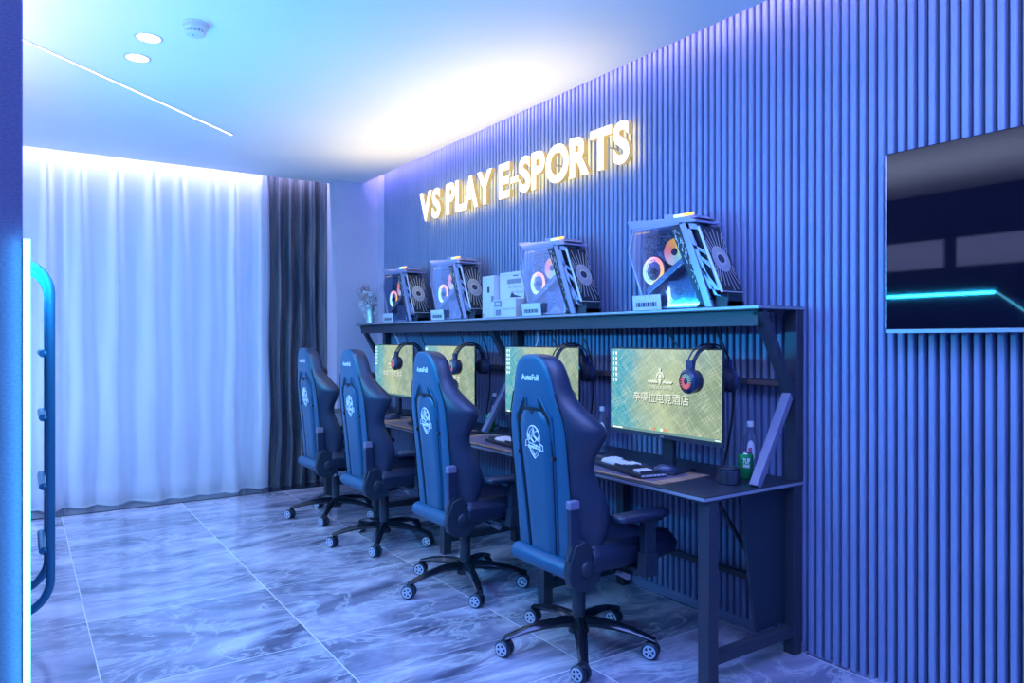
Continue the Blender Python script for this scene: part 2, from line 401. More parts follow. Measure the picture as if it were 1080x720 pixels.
# ------------------------------------------------------------------ curtains
def curtain(name, xs, yfun, z0, z1, m, flare=None):
    b = MB(); nz = 14; vs = []; fs = []
    for i, x in enumerate(xs):
        for j in range(nz+1):
            t = j/nz; z = z0 + (z1-z0)*t
            vs.append((x + .012*math.sin(5*z+x*9)*(1-t), yfun(x, t), z))
    for i in range(len(xs)-1):
        for j in range(nz):
            a = i*(nz+1)+j; fs.append((a, a+nz+1, a+nz+2, a+1))
    b.add(vs, fs, m); return b.build(name, ang=180)
folds = []
xx = -1.35
rs = random.Random(3)
while xx < 1.95:
    folds.append((xx, rs.uniform(.026,.050), rs.uniform(.09,.13))); xx += rs.uniform(.17,.27)
def sheer_y(x, t):
    y = 6.765
    for (c, w, a) in folds:
        d = (x-(c+.025*(1-t)*math.sin(c*7)))/(w*(.75+1.5*(1-t)**.8))
        if abs(d) < 4: y -= a*(.70+.45*(1-t))*math.exp(-abs(d)**2.6)
    return y + .008*math.sin(x*23+t) + .015*math.sin(x*4.1)
xs = [-1.35+i*.008 for i in range(int((1.885+1.35)/.008)+1)]
sh = curtain('sheer_curtain', xs, sheer_y, .012, HC+.2, 'sheer')
tag(sh, 'white sheer curtain in loose folds across the window at the far end', 'curtain')
b = MB(); b.tube([(x, sheer_y(x,0)-.001, .018+.002*math.sin(x*60)) for x in xs[::3]], .006, 'sheer', 5); b.build('hem', sh)
def drape_y(x, t):
    k = 1-.25*t
    return 6.70 + .045*math.sin((x-1.87)*58+.6*math.sin(x*9))*k + .014*math.sin(x*131)
xs = [1.865+i*.006 for i in range(int((2.388-1.865)/.006)+1)]
dr = curtain('blackout_curtain', xs, drape_y, .012, HC+.2, 'drape')
tag(dr, 'dark navy blackout curtain gathered beside the column', 'curtain')
b = MB(); b.box(-1.4,2.385,6.70,6.74,HC+.2,HC+.225,'white'); b.box(-1.4,2.385,6.715,6.725,HC+.225,HC+.28,'white')
tag(b.build('curtain_track'), 'white curtain track in the ceiling pocket above the curtains', 'curtain track')

# ------------------------------------------------------------------ ceiling fixtures
def downlight(x, y, label):
    t = thing('downlight', label, 'downlight', (x,y,HC), group='recessed downlights')
    b = MB(); b.lathe([(.052,0),(.052,-.003),(.064,-.003),(.066,0)], 'smoke_white', n=32, cap=False); b.build('trim_ring', t)
    b = MB(); b.lathe([(.0525,-.0008),(.001,-.0012)], 'downlight', n=32, cap=False); b.build('lens', t)
downlight(.516,3.897,'round recessed ceiling downlight nearer the smoke detector')
downlight(.504,4.206,'round recessed ceiling downlight nearer the light line')
p0 = Vector((-.75,3.55,HC)); p1 = Vector((1.251,5.408,HC)); d = (p1-p0); ln = d.length; rz = math.atan2(d.y,d.x)
t = thing('line_light', 'thin straight light line set diagonally in the ceiling', 'line light', tuple(p0), rz)
b = MB(); b.box(0,ln,-.006,.006,-.003,-.0005,'led_line'); b.build('diffuser', t, smooth=False)
b = MB(); b.box(-.004,ln+.004,-.009,-.0062,-.004,0,'smoke_white'); b.box(-.004,ln+.004,.0062,.009,-.004,0,'smoke_white'); b.build('channel', t, smooth=False)
t = thing('smoke_detector', 'round white smoke detector fixed to the ceiling', 'smoke detector', (.671,3.60,HC))
b = MB(); b.lathe([(.056,0),(.056,-.012),(.052,-.014)], 'smoke_white', n=32); b.build('mounting_plate', t)
b = MB(); b.lathe([(.050,-.014),(.051,-.028),(.046,-.034),(.046,-.036)], 'smoke_white', n=32)
b.lathe([(.041,-.036),(.041,-.046)], 'dark', n=32, cap=False)
for k in range(16):
    a = 2*PI*k/16; c, s_ = math.cos(a), math.sin(a)
    b.cyl((.043*c,.043*s_,-.036),(.041*c,.041*s_,-.047), .0035, 'smoke_white', 6)
b.torus((0,0,-.0405),(0,0,1),.0425,.0018,'smoke_white',32,6)
b.lathe([(.044,-.046),(.040,-.054),(.028,-.059),(.001,-.060)], 'smoke_white', n=32, cap=False); b.build('body', t)
b = MB(); b.lathe([(.003,-.0585),(.003,-.0615),(.0005,-.062)], 'print_dark', Matrix.Translation((-.012,-.012,0)), n=10); b.build('indicator', t)

# ------------------------------------------------------------------ wall sign
sg = thing('wall_sign', 'lit raised letters reading VS PLAY E-SPORTS high on the slatted wall', 'sign', (2.735,4.15,2.30))
zt0, zt1 = 2.298, 2.534
def word(txt, ya, yb):
    gs = []; tot = 0
    for ch in txt:
        vs, fs = text_geo(ch, .034)
        x0 = min(v.x for v in vs); x1 = max(v.x for v in vs); h0 = min(v.y for v in vs); h1 = max(v.y for v in vs)
        gs.append((ch, x1-x0, h0, h1)); tot += (x1-x0)
    gap = .045; tot += gap*(len(txt)-1)-(.14 if 'AY' in txt else 0)
    k = (ya-yb)/tot; y = ya
    for ch, w, h0, h1 in gs:
        if ch == 'A' or (ch == 'Y'): y += .07*k
        z0, z1 = zt0, zt1
        if ch == '-': z0, z1 = zt0+.085, zt0+.122
        b = MB(); wall_text(b, ch, 2.735-.0, y-0, y-w*k, z0, z1, 'sign_face', .034, .030, ('sign_back','sign_side'))
        for v in b.v: v -= Vector((2.735,4.15,2.30))
        b.build('letter_hyphen' if ch == '-' else 'letter_'+ch.lower(), sg, ang=30)
        y -= (w+gap)*k
word('VS', 5.385, 5.035); word('PLAY', 4.935, 4.285); word('E-SPORTS', 4.195, 2.905)
for y in [5.3,4.6,4.1,3.6,3.1]:
    b = MB(); b.cyl((.018,y-4.15,.12),(.066,y-4.15,.12),.004,'silver',8); b.build('standoff', sg)

# ------------------------------------------------------------------ television
t = thing('television', 'large black flat television mounted on the slatted wall', 'television', (2.72,.90,1.705))
b = MB(); b.box(0,.012,-.6,.6,-.325,.335,'glass_black'); b.build('screen', t, bev=.0015)
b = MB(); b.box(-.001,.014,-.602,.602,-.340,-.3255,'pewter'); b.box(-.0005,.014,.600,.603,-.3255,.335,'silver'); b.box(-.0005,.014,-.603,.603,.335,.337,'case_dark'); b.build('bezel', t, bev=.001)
b = MB(); b.box(.0145,.045,-.45,.45,-.30,.12,'plastic'); b.box(.045,.079,-.2,.2,-.15,.15,'frame_metal'); b.build('back_cover', t, bev=.004)

# ------------------------------------------------------------------ bunk bed end panel, light strips, ladder
t = thing('bunk_bed', 'tall fabric-clad bunk bed end with cyan light strip and tube ladder', 'bunk bed', (0,1.5,0))
b = MB(); b.box(-2.05,.0045,0,.05,0,HC-.002,'panel_fabric'); b.build('end_panel', t, bev=.002)
b = MB(); b.box(.0055,.0150,-.018,-.006,0.0,1.511,'led_cyan'); b.build('light_strip', t, smooth=False)
b = MB(); b.box(.0050,.0155,-.0058,.03,0,1.513,'tube'); b.build('strip_channel', t, smooth=False)
b = MB(); b.box(-.06,-.02,.05,3.6,.10,.42,'panel_fabric'); b.box(-.06,-.02,.6,3.6,1.42,1.62,'panel_fabric'); b.box(-.06,-.02,3.5,3.6,.0,2.2,'panel_fabric'); b.build('side_board', t, bev=.003)
b = MB(); b.box(-1.1,-.06,.05,3.55,.30,.40,'panel_fabric'); b.box(-1.1,-.06,.05,3.55,1.40,1.46,'panel_fabric'); b.build('bed_base', t, bev=.003)
for z in (.40,1.46):
    b = MB(); b.box(-1.05,-.09,.10,3.45,z,z+.16,'box_white'); b.build('mattress', t, bev=.03, seg=4)
b = MB(); b.tube([(-.012,.42,1.40),(-.012,.75,1.66),(-.012,3.55,1.66)], .007, 'led_cyan', 6); b.build('rail_light_strip', t, smooth=False)
for y0,y1 in ((.8,1.5),(1.6,2.4)):
    b = MB(); b.box(-1.12,-1.08,y0,y1,1.95,2.2,'print_mid'); b.build('back_panel', t, bev=.01)
lad = bpy.data.objects.new('ladder', None); COL.objects.link(lad); lad.parent = t; lad['label'] = 'teal tubular ladder with rounded corners'
def rail(yy, x):
    r = .14; P = []
    zt, zb = 1.685, .152
    P.append((-.018, yy, zt)); 
    for k in range(9):
        a = PI/2*(1-k/8); P.append((x-r+r*math.cos(a), yy, zt-r+r*math.sin(a)))
    for k in range(9):
        a = -PI/2*k/8; P.append((x-r+r*math.cos(a), yy, zb+r+r*math.sin(a)))
    P.append((-.018, yy, zb))
    b = MB(); b.tube(P, .0175, 'tube', 14); return b.build('ladder_rail', lad)
rail(3.78-1.5,.113); rail(4.14-1.5,.113)
for z in (1.28,1.0,.70,.42):
    b = MB(); b.cyl((.085,2.28,z),(.085,2.64,z),.016,'tube',14); b.cyl((.088,2.28,z),(.113,2.28,z),.011,'tube',10); b.build('rung', lad)

# ------------------------------------------------------------------ desk
yn, yf = YN, YF
t = thing('gaming_desk', 'long dark desk with raised shelf along the slatted wall', 'desk', (0,0,0))
desk = t
b = MB(); b.box(DX,2.785,yn,yf,DZ-.022,DZ,'desktop'); b.box(DX-.0015,DX,yn,yf,DZ-.016,DZ-.004,'desk_edge'); b.box(DX,2.785,yn-.0015,yn,DZ-.016,DZ-.004,'desk_edge'); b.build('desktop', t, bev=.001)
b = MB(); b.box(SX,2.795,yn,yf,SZ-.018,SZ,'desktop'); b.box(SX-.0015,SX,yn,yf,SZ-.013,SZ-.002,'desk_edge'); b.box(SX,2.795,yn-.0015,yn,SZ-.013,SZ-.002,'desk_edge'); b.build('shelf_board', t, bev=.001)
b = MB(); b.box(SX+.035,SX+.05,yn+.03,yf-.03,SZ-.085,SZ-.018,'frame_metal'); b.build('shelf_apron', t, bev=.002)
ys = [1.925, 2.985, 4.03, 5.09, 6.14]
for y in ys:
    b = MB(); b.box(2.19,2.245,y-.0275,y+.0275,0,DZ-.022,'frame_metal'); b.build('leg', t, bev=.002)
    b = MB(); b.box(2.725,2.78,y-.0275,y+.0275,.046,DZ-.022,'frame_metal'); b.box(2.725,2.775,y-.0275,y+.0275,0,.046,'frame_metal'); b.build('leg', t, bev=.002)
    b = MB(); b.box(2.245,2.725,y-.02,y+.02,.075,.12,'frame_metal'); b.build('foot_rail', t, bev=.002)
for y in (1.925,4.03,6.14):
    b = MB(); b.box(2.74,2.785,y-.03,y+.03,DZ,SZ-.018,'frame_metal'); b.build('shelf_upright', t, bev=.002)
    # upper brace: shelf front down to the upright
    T = None
    def bar(p, q, wy, th, m, name):
        p = Vector(p); q = Vector(q); dd = (q-p).normalized(); nrm = Vector((dd.z,0,-dd.x))*th/2
        b = MB(); vs = []
        for base in (p,q):
            for sy in (-1,1):
                for sn in (-1,1): vs.append(base+nrm*sn+Vector((0,sy*wy/2,0)))
        b.add(vs, [(0,1,3,2),(4,6,7,5),(0,4,5,1),(2,3,7,6),(0,2,6,4),(1,5,7,3)], m); return b.build(name, t, bev=.002)
    bar((SX+.045,y,SZ-.02),(2.735,y,1.10),.045,.035,'frame_metal','shelf_brace')
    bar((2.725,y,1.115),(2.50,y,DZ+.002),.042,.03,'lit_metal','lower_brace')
b = MB(); b.box(2.745,2.775,yn+.06,yf-.05,1.135,1.165,'frame_metal'); b.build('back_rail', t, bev=.002)
b = MB()
for y in (2.045,3.02,3.93,4.95): b.box(2.735,2.745,y-.10,y+.10,1.14,1.16,'brown')
b.build('wood_strip', t)
b = MB(); b.box(2.75,2.775,yn+.06,yf-.05,.245,.275,'frame_metal'); b.build('lower_rail', t, bev=.002)
b = MB(); b.prism([(2.43,DZ-.024),(2.724,DZ-.024),(2.724,.13),(2.53,.13)], 'y', yn+.045, yn+.06, 'plastic'); b.build('side_panel', t, bev=.001)
b = MB(); b.cyl((2.40,2.07,DZ-.03),(2.75,2.07,.27),.010,'frame_metal',8); b.build('stay_rod', t)

# ------------------------------------------------------------------ monitors
def make_monitor():
    t = thing('monitor', '', 'monitor', group='computer monitors on the desk')
    w, z0, z1 = .352, .886-DZ, 1.302-DZ
    b = MB(); b.box(0,.012,-w,w,z0,z1,'plastic_gloss'); b.box(.012,.035,-w+.05,w-.05,z0+.05,z1-.04,'plastic'); b.build('housing', t, bev=.003)
    b = MB(); b.box(-.003,0,-w+.006,w-.006,z0+.020,z1-.006,'screen'); s_ = b.build('screen', t, smooth=False)
    b = MB()
    for i in range(6):
        for j in range(2):
            yy = w-.016-.022*j-.008; zz = z1-.020-.026*i
            b.box(-.0036,-.0031,yy-.005,yy+.005,zz-.012,zz,'icon')
            b.box(-.0036,-.0031,yy-.006,yy+.006,zz-.0165,zz-.0145,'icon')
    b.build('desktop_icons', s_, smooth=False)
    b = MB(); b.box(-.0036,-.0031,-w+.006,w-.006,z0+.020,z0+.032,'taskbar')
    for k, mm in enumerate(('dot_r','dot_g','icon','dot_r')): b.box(-.0040,-.0036,.045-k*.022-.006,.045-k*.022+.006,z0+.034,z0+.046,mm)
    b.box(-.0040,-.0036,-w+.012,-w+.04,z0+.024,z0+.028,'icon'); b.box(-.0040,-.0036,w-.09,w-.02,z0+.023,z0+.029,'icon')
    b.build('taskbar', s_, smooth=False)
    zc = (z0+z1)/2
    b = MB()
    for off, mm, xo in ((.0035,'logo_shadow',-.0034),(0,'logo_e',-.0040)):
        wall_text(b, '辛噶拉电竞酒店', xo, .185-off, -.165-off, zc-.047-off, zc+.002-off, mm, .010)
        wall_text(b, 'ZENGALA HOTEL', xo, .085-off, -.070-off, zc+.018-off, zc+.033-off, mm, .015)
        # winged emblem: arch round a small portrait ring, feathers either side
        cy, cz = .010-off, zc+.070-off
        b.torus((xo,cy,cz),(1,0,0),.023,.0035,mm,20,4,a0=-.3,a1=PI+.3) if False else None
        pts = [(cy+.026*math.cos(a), cz+.030*math.sin(a)) for a in [PI*k/12 for k in range(13)]]
        inn = [(cy+.017*math.cos(a), cz+.021*math.sin(a)) for a in [PI*k/12 for k in range(13)]]
        for k in range(12): b.prism([pts[k],pts[k+1],inn[k+1],inn[k]], 'x', xo, xo-.0002, mm)
        b.prism([(cy+.011*math.cos(2*PI*k/12), cz+.008+.011*math.sin(2*PI*k/12)) for k in range(12)], 'x', xo, xo-.0002, mm)
        for sgn in (-1,1):
            for k in range(4):
                y0 = cy+sgn*(.014+.014*k)
                b.prism([(y0,cz-.022),(y0+sgn*.020,cz-.006-.002*k),(y0+sgn*.024,cz-.012-.002*k),(y0+sgn*.010,cz-.026)], 'x', xo, xo-.0002, mm)
        b.prism([(cy-.012,cz-.004),(cy+.012,cz-.004),(cy,cz-.034)], 'x', xo, xo-.0002, mm)
        b.prism([(cy-.004,cz+.03),(cy+.004,cz+.03),(cy+.010,cz+.05),(cy,cz+.042),(cy-.010,cz+.05)], 'x', xo, xo-.0002, mm)
    b.build('wallpaper_logo', s_, smooth=False)
    b = MB(); b.box(-.0015,0,-w,w,z0,z0+.018,'frame_metal'); wall_text(b,'AOC',-.0018,.012,-.012,z0+.006,z0+.012,'white_print',.01); b.build('chin', t)
    b = MB(); b.box(.035,.060,-.035,.035,.015,.30,'plastic'); b.box(.034,.05,-.05,.05,.22,.34,'plastic'); b.build('stand_neck', t, bev=.004)
    b = MB(); b.prism([(-.06,-.13),(-.075,0),(-.06,.13),(.12,.09),(.12,-.09)], 'z', 0, .014, 'plastic'); b.build('stand_base', t, bev=.004)
    return t
index_kids()
mon = make_monitor(); index_kids()
mlabels = ['monitor at the near end of the desk, its whole wallpaper in view',
           'monitor partly hidden behind the nearest chair',
           'monitor behind the second-nearest chair, only its right side showing',
           'monitor at the far end of the desk beside the column']
MY = [2.398, 3.350, 4.415, 5.31]
for i, y in enumerate(MY):
    o = mon if i == 0 else dup(mon)
    o.location = (2.45, y, DZ); o['label'] = mlabels[i]

# ------------------------------------------------------------------ headsets
def make_headset():
    t = thing('headset', '', 'headset', group='headsets hanging on the monitors')
    # headband in the local x-z plane, lowest point of the arc rests on the monitor (z=0 at the inside top)
    def arc(R, zc, k0=-.15, k1=PI+.15, n=20): return [(R*math.cos(k0+(k1-k0)*i/n), 0, zc+R*1.05*math.sin(k0+(k1-k0)*i/n)) for i in range(n+1)]
    b = MB(); b.tube(arc(.082,-.080,.0,PI), .012, 'rub', 8, flat=.45); b.build('headband', t)
    b = MB(); 
    for dy in (-.014,.014): b.tube([(x*1.12,dy,z+.010) for x,_,z in arc(.088,-.085)], .0035, 'plastic_gloss', 6)
    b.build('steel_band', t)
    for s in (-1,1):
        T = Matrix.Translation((s*.088,0,-.125)) @ Matrix.Rotation(s*PI/2,4,'Y')
        b = MB(); b.lathe([(.001,-.032),(.030,-.032),(.043,-.022),(.046,-.008),(.046,.002)], 'rub', T, 28, cap=False)
        b.lathe([(.047,.002),(.049,.010),(.047,.022),(.038,.030),(.034,.031)], 'hs_blue', T, 28, cap=False)
        b.lathe([(.034,.031),(.032,.027),(.001,.026)], 'plastic_gloss', T, 28, cap=False)
        b.box(-.006,.006,-.018,.018,.02,.08,'hs_blue', Matrix.Translation((s*.095,0,-.125)))
        ec = b.build('ear_cup', t)
        b = MB()
        for k in range(18):
            a = 2*PI*k/18; R = T @ Matrix.Rotation(a,4,'Z')
            b.box(.013,.030,-.0022,.0022,.0275,.0315,'hs_led' if math.cos(a-2.5) > -.2 else 'hs_led2', R)
        b.lathe([(.010,.0265),(.010,.030),(.001,.031)], 'hs_blue', T, 16, cap=False)
        b.build('led_grille', ec, smooth=False)
    return t
hs = make_headset(); index_kids()
hl = ['headset hanging over the top corner of the nearest monitor','headset hanging on the monitor behind the nearest chair',
      'headset hanging on the monitor behind the second-nearest chair','headset hanging on the far-end monitor beside the column']
for i, y in enumerate(MY):
    o = hs if i == 0 else dup(hs)
    o.location = (2.455, y-.272, 1.302); o.scale = (1.1,1.1,1.1); o.rotation_euler = (0,0,[-.12,-.1,-.14,-.1][i]); o['label'] = hl[i]

# ------------------------------------------------------------------ keyboards, mice, mats
def make_keyboard():
    t = thing('keyboard', '', 'keyboard', group='mechanical keyboards on the desk')
    b = MB(); b.box(-.07,.07,-.222,.222,.004,.018,'plastic'); b.box(-.066,.066,-.218,.218,.018,.020,'case_dark')
    b.box(-.06,-.05,-.2,-.18,0,.004,'plastic'); b.box(-.06,-.05,.18,.2,0,.004,'plastic'); b.box(.05,.06,-.2,-.18,0,.004,'plastic'); b.box(.05,.06,.18,.2,0,.004,'plastic'); b.build('case', t, bev=.003)
    rows = [(.052,[1]*13,.016),(.028,[1]*13+[2],.018),(.010,[1.5]+[1]*12+[1.5],.018),(-.008,[1.75]+[1]*11+[2.25],.018),(-.026,[2.25]+[1]*10+[2.75],.018),(-.044,[1.25,1.25,1.25,6.25,1.25,1.25,1.25,1.25],.018)]
    u = .0188
    wm = MB(); dm = MB(); nw = MB(); nd = MB(); na = MB()
    def key(mb, x, y0, y1, mm):
        z = .030
        vs = [(x-.0085,y0+.0008,.021),(x+.0085,y0+.0008,.021),(x+.0085,y1-.0008,.021),(x-.0085,y1-.0008,.021),
              (x-.006,y0+.003,z),(x+.006,y0+.003,z),(x+.006,y1-.003,z),(x-.006,y1-.003,z)]
        mb.add(vs, [(3,2,1,0),(4,5,6,7),(0,1,5,4),(1,2,6,5),(2,3,7,6),(3,0,4,7)], mm)
    for ri, (x, ks, _) in enumerate(rows):
        y = .214
        for ki, k in enumerate(ks):
            dark = (k > 1.2 and k < 5) or ki == 0 or (ri == 0 and 4 < ki < 9)
            key(dm if dark else wm, x, y-k*u, y, 'keycap_dark' if dark else 'keycap_white'); y -= k*u
    for ri in range(5):
        for ci in range(3):
            if ri in (2,) : continue
            if ri == 3 and ci != 1: continue
            y = -.074-.004-ci*u; x = (.052,.028,.010,-.026,-.044)[ri]
            key(na, x, y-u, y, 'keycap_dark')
    for ri in range(5):
        for ci in range(4):
            y = -.138-ci*u; key(nw if ri > 0 and ci < 3 else nd, (.028,.010,-.008,-.026,-.044)[ri], y-u, y, 'keycap_white' if ri > 0 and ci < 3 else 'keycap_dark')
    a = wm.build('keycaps', t, smooth=False); a['label'] = 'pale keycaps'
    a = dm.build('dark_keycaps', t, smooth=False); a['label'] = 'dark keycaps'
    for q_, nm_ in ((na,'arrow_keycaps'),(nw,'number_keycaps'),(nd,'number_keycaps')): q_.build(nm_, t, smooth=False)
    b = MB(); b.box(-.064,.064,-.2235,-.222,.006,.016,'desk_edge')
    for k in range(6): b.box(-.06+.02*k,-.048+.02*k,-.2245,-.2235,.008,.014,'white')
    b.build('end_trim', t); return t
kb = make_keyboard(); index_kids()
kl = ['keyboard with white and dark keycaps in front of the nearest monitor','keyboard with white and dark keycaps, second from the near desk end','keyboard with white and dark keycaps, second from the far desk end','keyboard with white and dark keycaps at the far end of the desk']
def make_mouse():
    t = thing('mouse', '', 'mouse', group='computer mice on the desk')
    b = MB(); n = 14; k = 9; vs = []; fs = []
    for i in range(n+1):
        s = i/n; x = -.060+.120*s
        w = .031*(math.sin(PI*min(max(s,.02),.98))**.35)*(1-.12*math.sin(PI*s)); h = .040*(math.sin(PI*min(max(.06+s*.80,.0),1))**.8)
        for j in range(k+1):
            a = PI*j/k; vs.append((x, w*math.cos(a), .004+h*math.sin(a)**.7))
    for i in range(n):
        for j in range(k): q = i*(k+1)+j; fs.append((q,q+1,q+k+2,q+k+1))
    fs.append(tuple(range(k+1))); fs.append(tuple(n*(k+1)+j for j in range(k+1))[::-1])
    for i in range(n): fs.append((i*(k+1),(i+1)*(k+1),(i+1)*(k+1)+k,i*(k+1)+k))
    b.add(vs, fs, 'hs_blue'); b.build('shell', t, ang=60)
    b = MB(); b.cyl((.030,-.004,.031),(.030,.004,.031),.010,'rub',14); b.build('scroll_wheel', t)
    b = MB(); b.box(.010,.055,-.0008,.0008,.020,.0395,'seam'); b.box(-.05,.055,-.034,-.026,.001,.010,'rub'); b.box(-.05,.055,.026,.034,.001,.010,'rub'); b.build('side_grip', t, bev=.002); return t
ms = make_mouse(); index_kids()
def make_mat():
    t = thing('desk_mat', '', 'desk mat', group='brown-edged desk mats')
    b = MB(); b.box(-.165,.165,-.42,.42,0,.003,'pad_edge'); b.build('border', t, bev=.001)
    b = MB(); b.box(-.145,.10,-.36,.36,.003,.0034,'pad_face')
    b.prism([(.10,-.36),(.10,.36),(.145,.30),(.145,-.10)], 'z', .003, .0034, 'pad_face'); b.build('print', t); return t
mt = make_mat(); index_kids()
KY = [2.50, 3.42, 4.45, 5.38]
for i in range(4):
    o = kb if i == 0 else dup(kb); o.location = (2.325, KY[i], DZ+.0036); o.rotation_euler = (0,0,-.20 if i == 0 else -.06); o['label'] = kl[i]
    o = ms if i == 0 else dup(ms); o.location = (2.395, KY[i]-.165, DZ+.0036); o.rotation_euler = (0,0,-.75 if i == 0 else -.1)
    if i: o.location = (2.34, KY[i]-.29, DZ+.0036)
    else: o.location = (2.40, 2.335, DZ+.0036); 
    if i: o.rotation_euler = (0,0,0)
    o['label'] = ['dark mouse on the mat beside the nearest keyboard','dark mouse beside the keyboard of the second desk place','dark mouse beside the keyboard of the third desk place','dark mouse beside the keyboard at the far desk end'][i]
    o = mt if i == 0 else dup(mt); o.location = (2.345, KY[i]+.10, DZ); o.rotation_euler = (0,0,.06 if i == 0 else .0)
    o['label'] = ['brown-edged desk mat under the nearest keyboard and mouse','brown-edged desk mat in front of the second monitor','brown-edged desk mat in front of the third monitor','brown-edged desk mat at the far end of the desk'][i]
    if i == 3: o.location.y = KY[i]

# ------------------------------------------------------------------ small things on the desk
t = thing('canister', 'small round ribbed metal canister near the desk end', 'canister', (2.47,2.035,DZ))
b = MB(); prof = [(.046,0),(.050,.004)]+[(.050-.001*(k%2)-.0002*k,.006+.004*k) for k in range(13)]+[(.046,.060)]; b.lathe(prof,'cup',n=32); b.build('body', t, ang=60)
b = MB(); b.lathe([(.047,.060),(.047,.066),(.043,.070),(.038,.070),(.036,.064),(.001,.064)],'case_dark',n=32,cap=False); b.build('lid', t)
def make_can(label, x, y, r=.033):
    t = thing('drink_can', label, 'drink can', (x,y,DZ), group='green drink cans')
    b = MB(); b.lathe([(.024,0),(.0275,.003),(r,.012),(r,.102),(.029,.112)],'green',n=32); b.build('body', t)
    b = MB(); b.lathe([(.029,.112),(.0275,.116),(.026,.116),(.025,.112),(.001,.112)],'can_rim',n=32,cap=False); b.build('rim', t)
    # lettering wrapped round the side that faces the room
    b = MB()
    for txt, z0, z1, span, c in (('7UP',.072,.095,.9,3.95),('FREE',.055,.069,.8,3.95)):
        vs, fs = text_geo(txt, .03); xa = min(v.x for v in vs); xb = max(v.x for v in vs); ya = min(v.y for v in vs); yb = max(v.y for v in vs)
        out = []
        for v in vs:
            a = c-span/2+span*(v.x-xa)/(xb-xa); out.append(((r+.0006)*math.cos(a),(r+.0006)*math.sin(a),z0+(z1-z0)*(v.y-ya)/(yb-ya)))
        b.add(out, fs, 'white_print')
    b.build('lettering', t); return t
make_can('green drink can with white lettering at the near desk end', 2.605,2.055)
make_can('green drink can beside the middle desk brace', 2.60,4.115)
def make_bottle():
    t = thing('water_bottle', '', 'bottle', group='clear plastic water bottles')
    b = MB(); b.lathe([(.026,0),(.031,.006),(.031,.02),(.029,.03),(.031,.04),(.031,.155),(.027,.178),(.014,.205),(.0125,.222)],'water',n=24); b.build('body', t, ang=60)
    b = MB(); b.lathe([(.0150,.220),(.0150,.242),(.0135,.244)],'white',n=20); b.build('cap', t)
    b = MB(); n = 14; vs = []; fs = []
    for i in range(n+1):
        a = 3.35+1.1*i/n; h = .045*math.sqrt(max(0,1-((i-n/2)/(n/2))**2)) + .003
        vs += [(.0316*math.cos(a),.0316*math.sin(a),.115-h),(.0316*math.cos(a),.0316*math.sin(a),.115+h)]
    for i in range(n): fs.append((2*i,2*i+2,2*i+3,2*i+1))
    b.add(vs,fs,'label_w'); 
    b.add([(v[0]*1.01,v[1]*1.01,.115+(v[2]-.115)*.35) for v in vs[6:20]], fs[:6], 'pink'); b.build('label', t); return t
bt = make_bottle(); index_kids()
for i,(x,y,l) in enumerate(((2.675,2.085,'clear water bottle behind the green can at the near desk end'),(2.60,2.985,'clear water bottle between the two nearest monitors'),(2.66,4.155,'clear water bottle behind the green can by the middle brace'))):
    o = bt if i == 0 else dup(bt); o.location = (x,y,DZ); o['label'] = l

# cables
def cable(pts, m, label, r=.004):
    P = [Vector(p) for p in pts]; out = []
    for i in range(len(P)-1):
        a = P[max(i-1,0)]; b_ = P[i]; c = P[i+1]; d_ = P[min(i+2,len(P)-1)]
        for k in range(6):
            t_ = k/6; out.append(.5*((2*b_)+(-a+c)*t_+(2*a-5*b_+4*c-d_)*t_*t_+(-a+3*b_-3*c+d_)*t_**3))
    out.append(P[-1]); b = MB(); b.tube(out, r, m, 6); o = b.build('cable'); tag(o, label, 'cable'); return o
for i, (y, l) in enumerate(zip(MY, ['nearest','second','third','far-end'])):
    cable([(2.60,y+.14,SZ-.02),(2.61,y+.10,1.36),(2.60,y+.02,1.27),(2.56,y,1.16),(2.51,y-.01,1.08)], 'cable', f'black cable hanging from the shelf behind the {l} monitor')
    cable([(2.58,y-.17,SZ-.02),(2.60,y-.19,1.38),(2.62,y-.25,1.22),(2.62,y-.26,1.0),(2.60,y-.22,DZ+.004)], 'cable', f'black headset cable falling behind the {l} monitor', .005)
cable([(2.60,5.60,SZ-.02),(2.59,5.61,1.42),(2.58,5.56,1.375),(2.56,5.48,1.36),(2.53,5.40,1.335),(2.52,5.35,1.29)], 'white_cable', 'white cable curling down to the far-end monitor')
cable([(2.58,3.58,SZ-.02),(2.59,3.57,1.40),(2.56,3.52,1.34),(2.52,3.50,1.27)], 'white_cable', 'white cable dropping behind the second monitor')

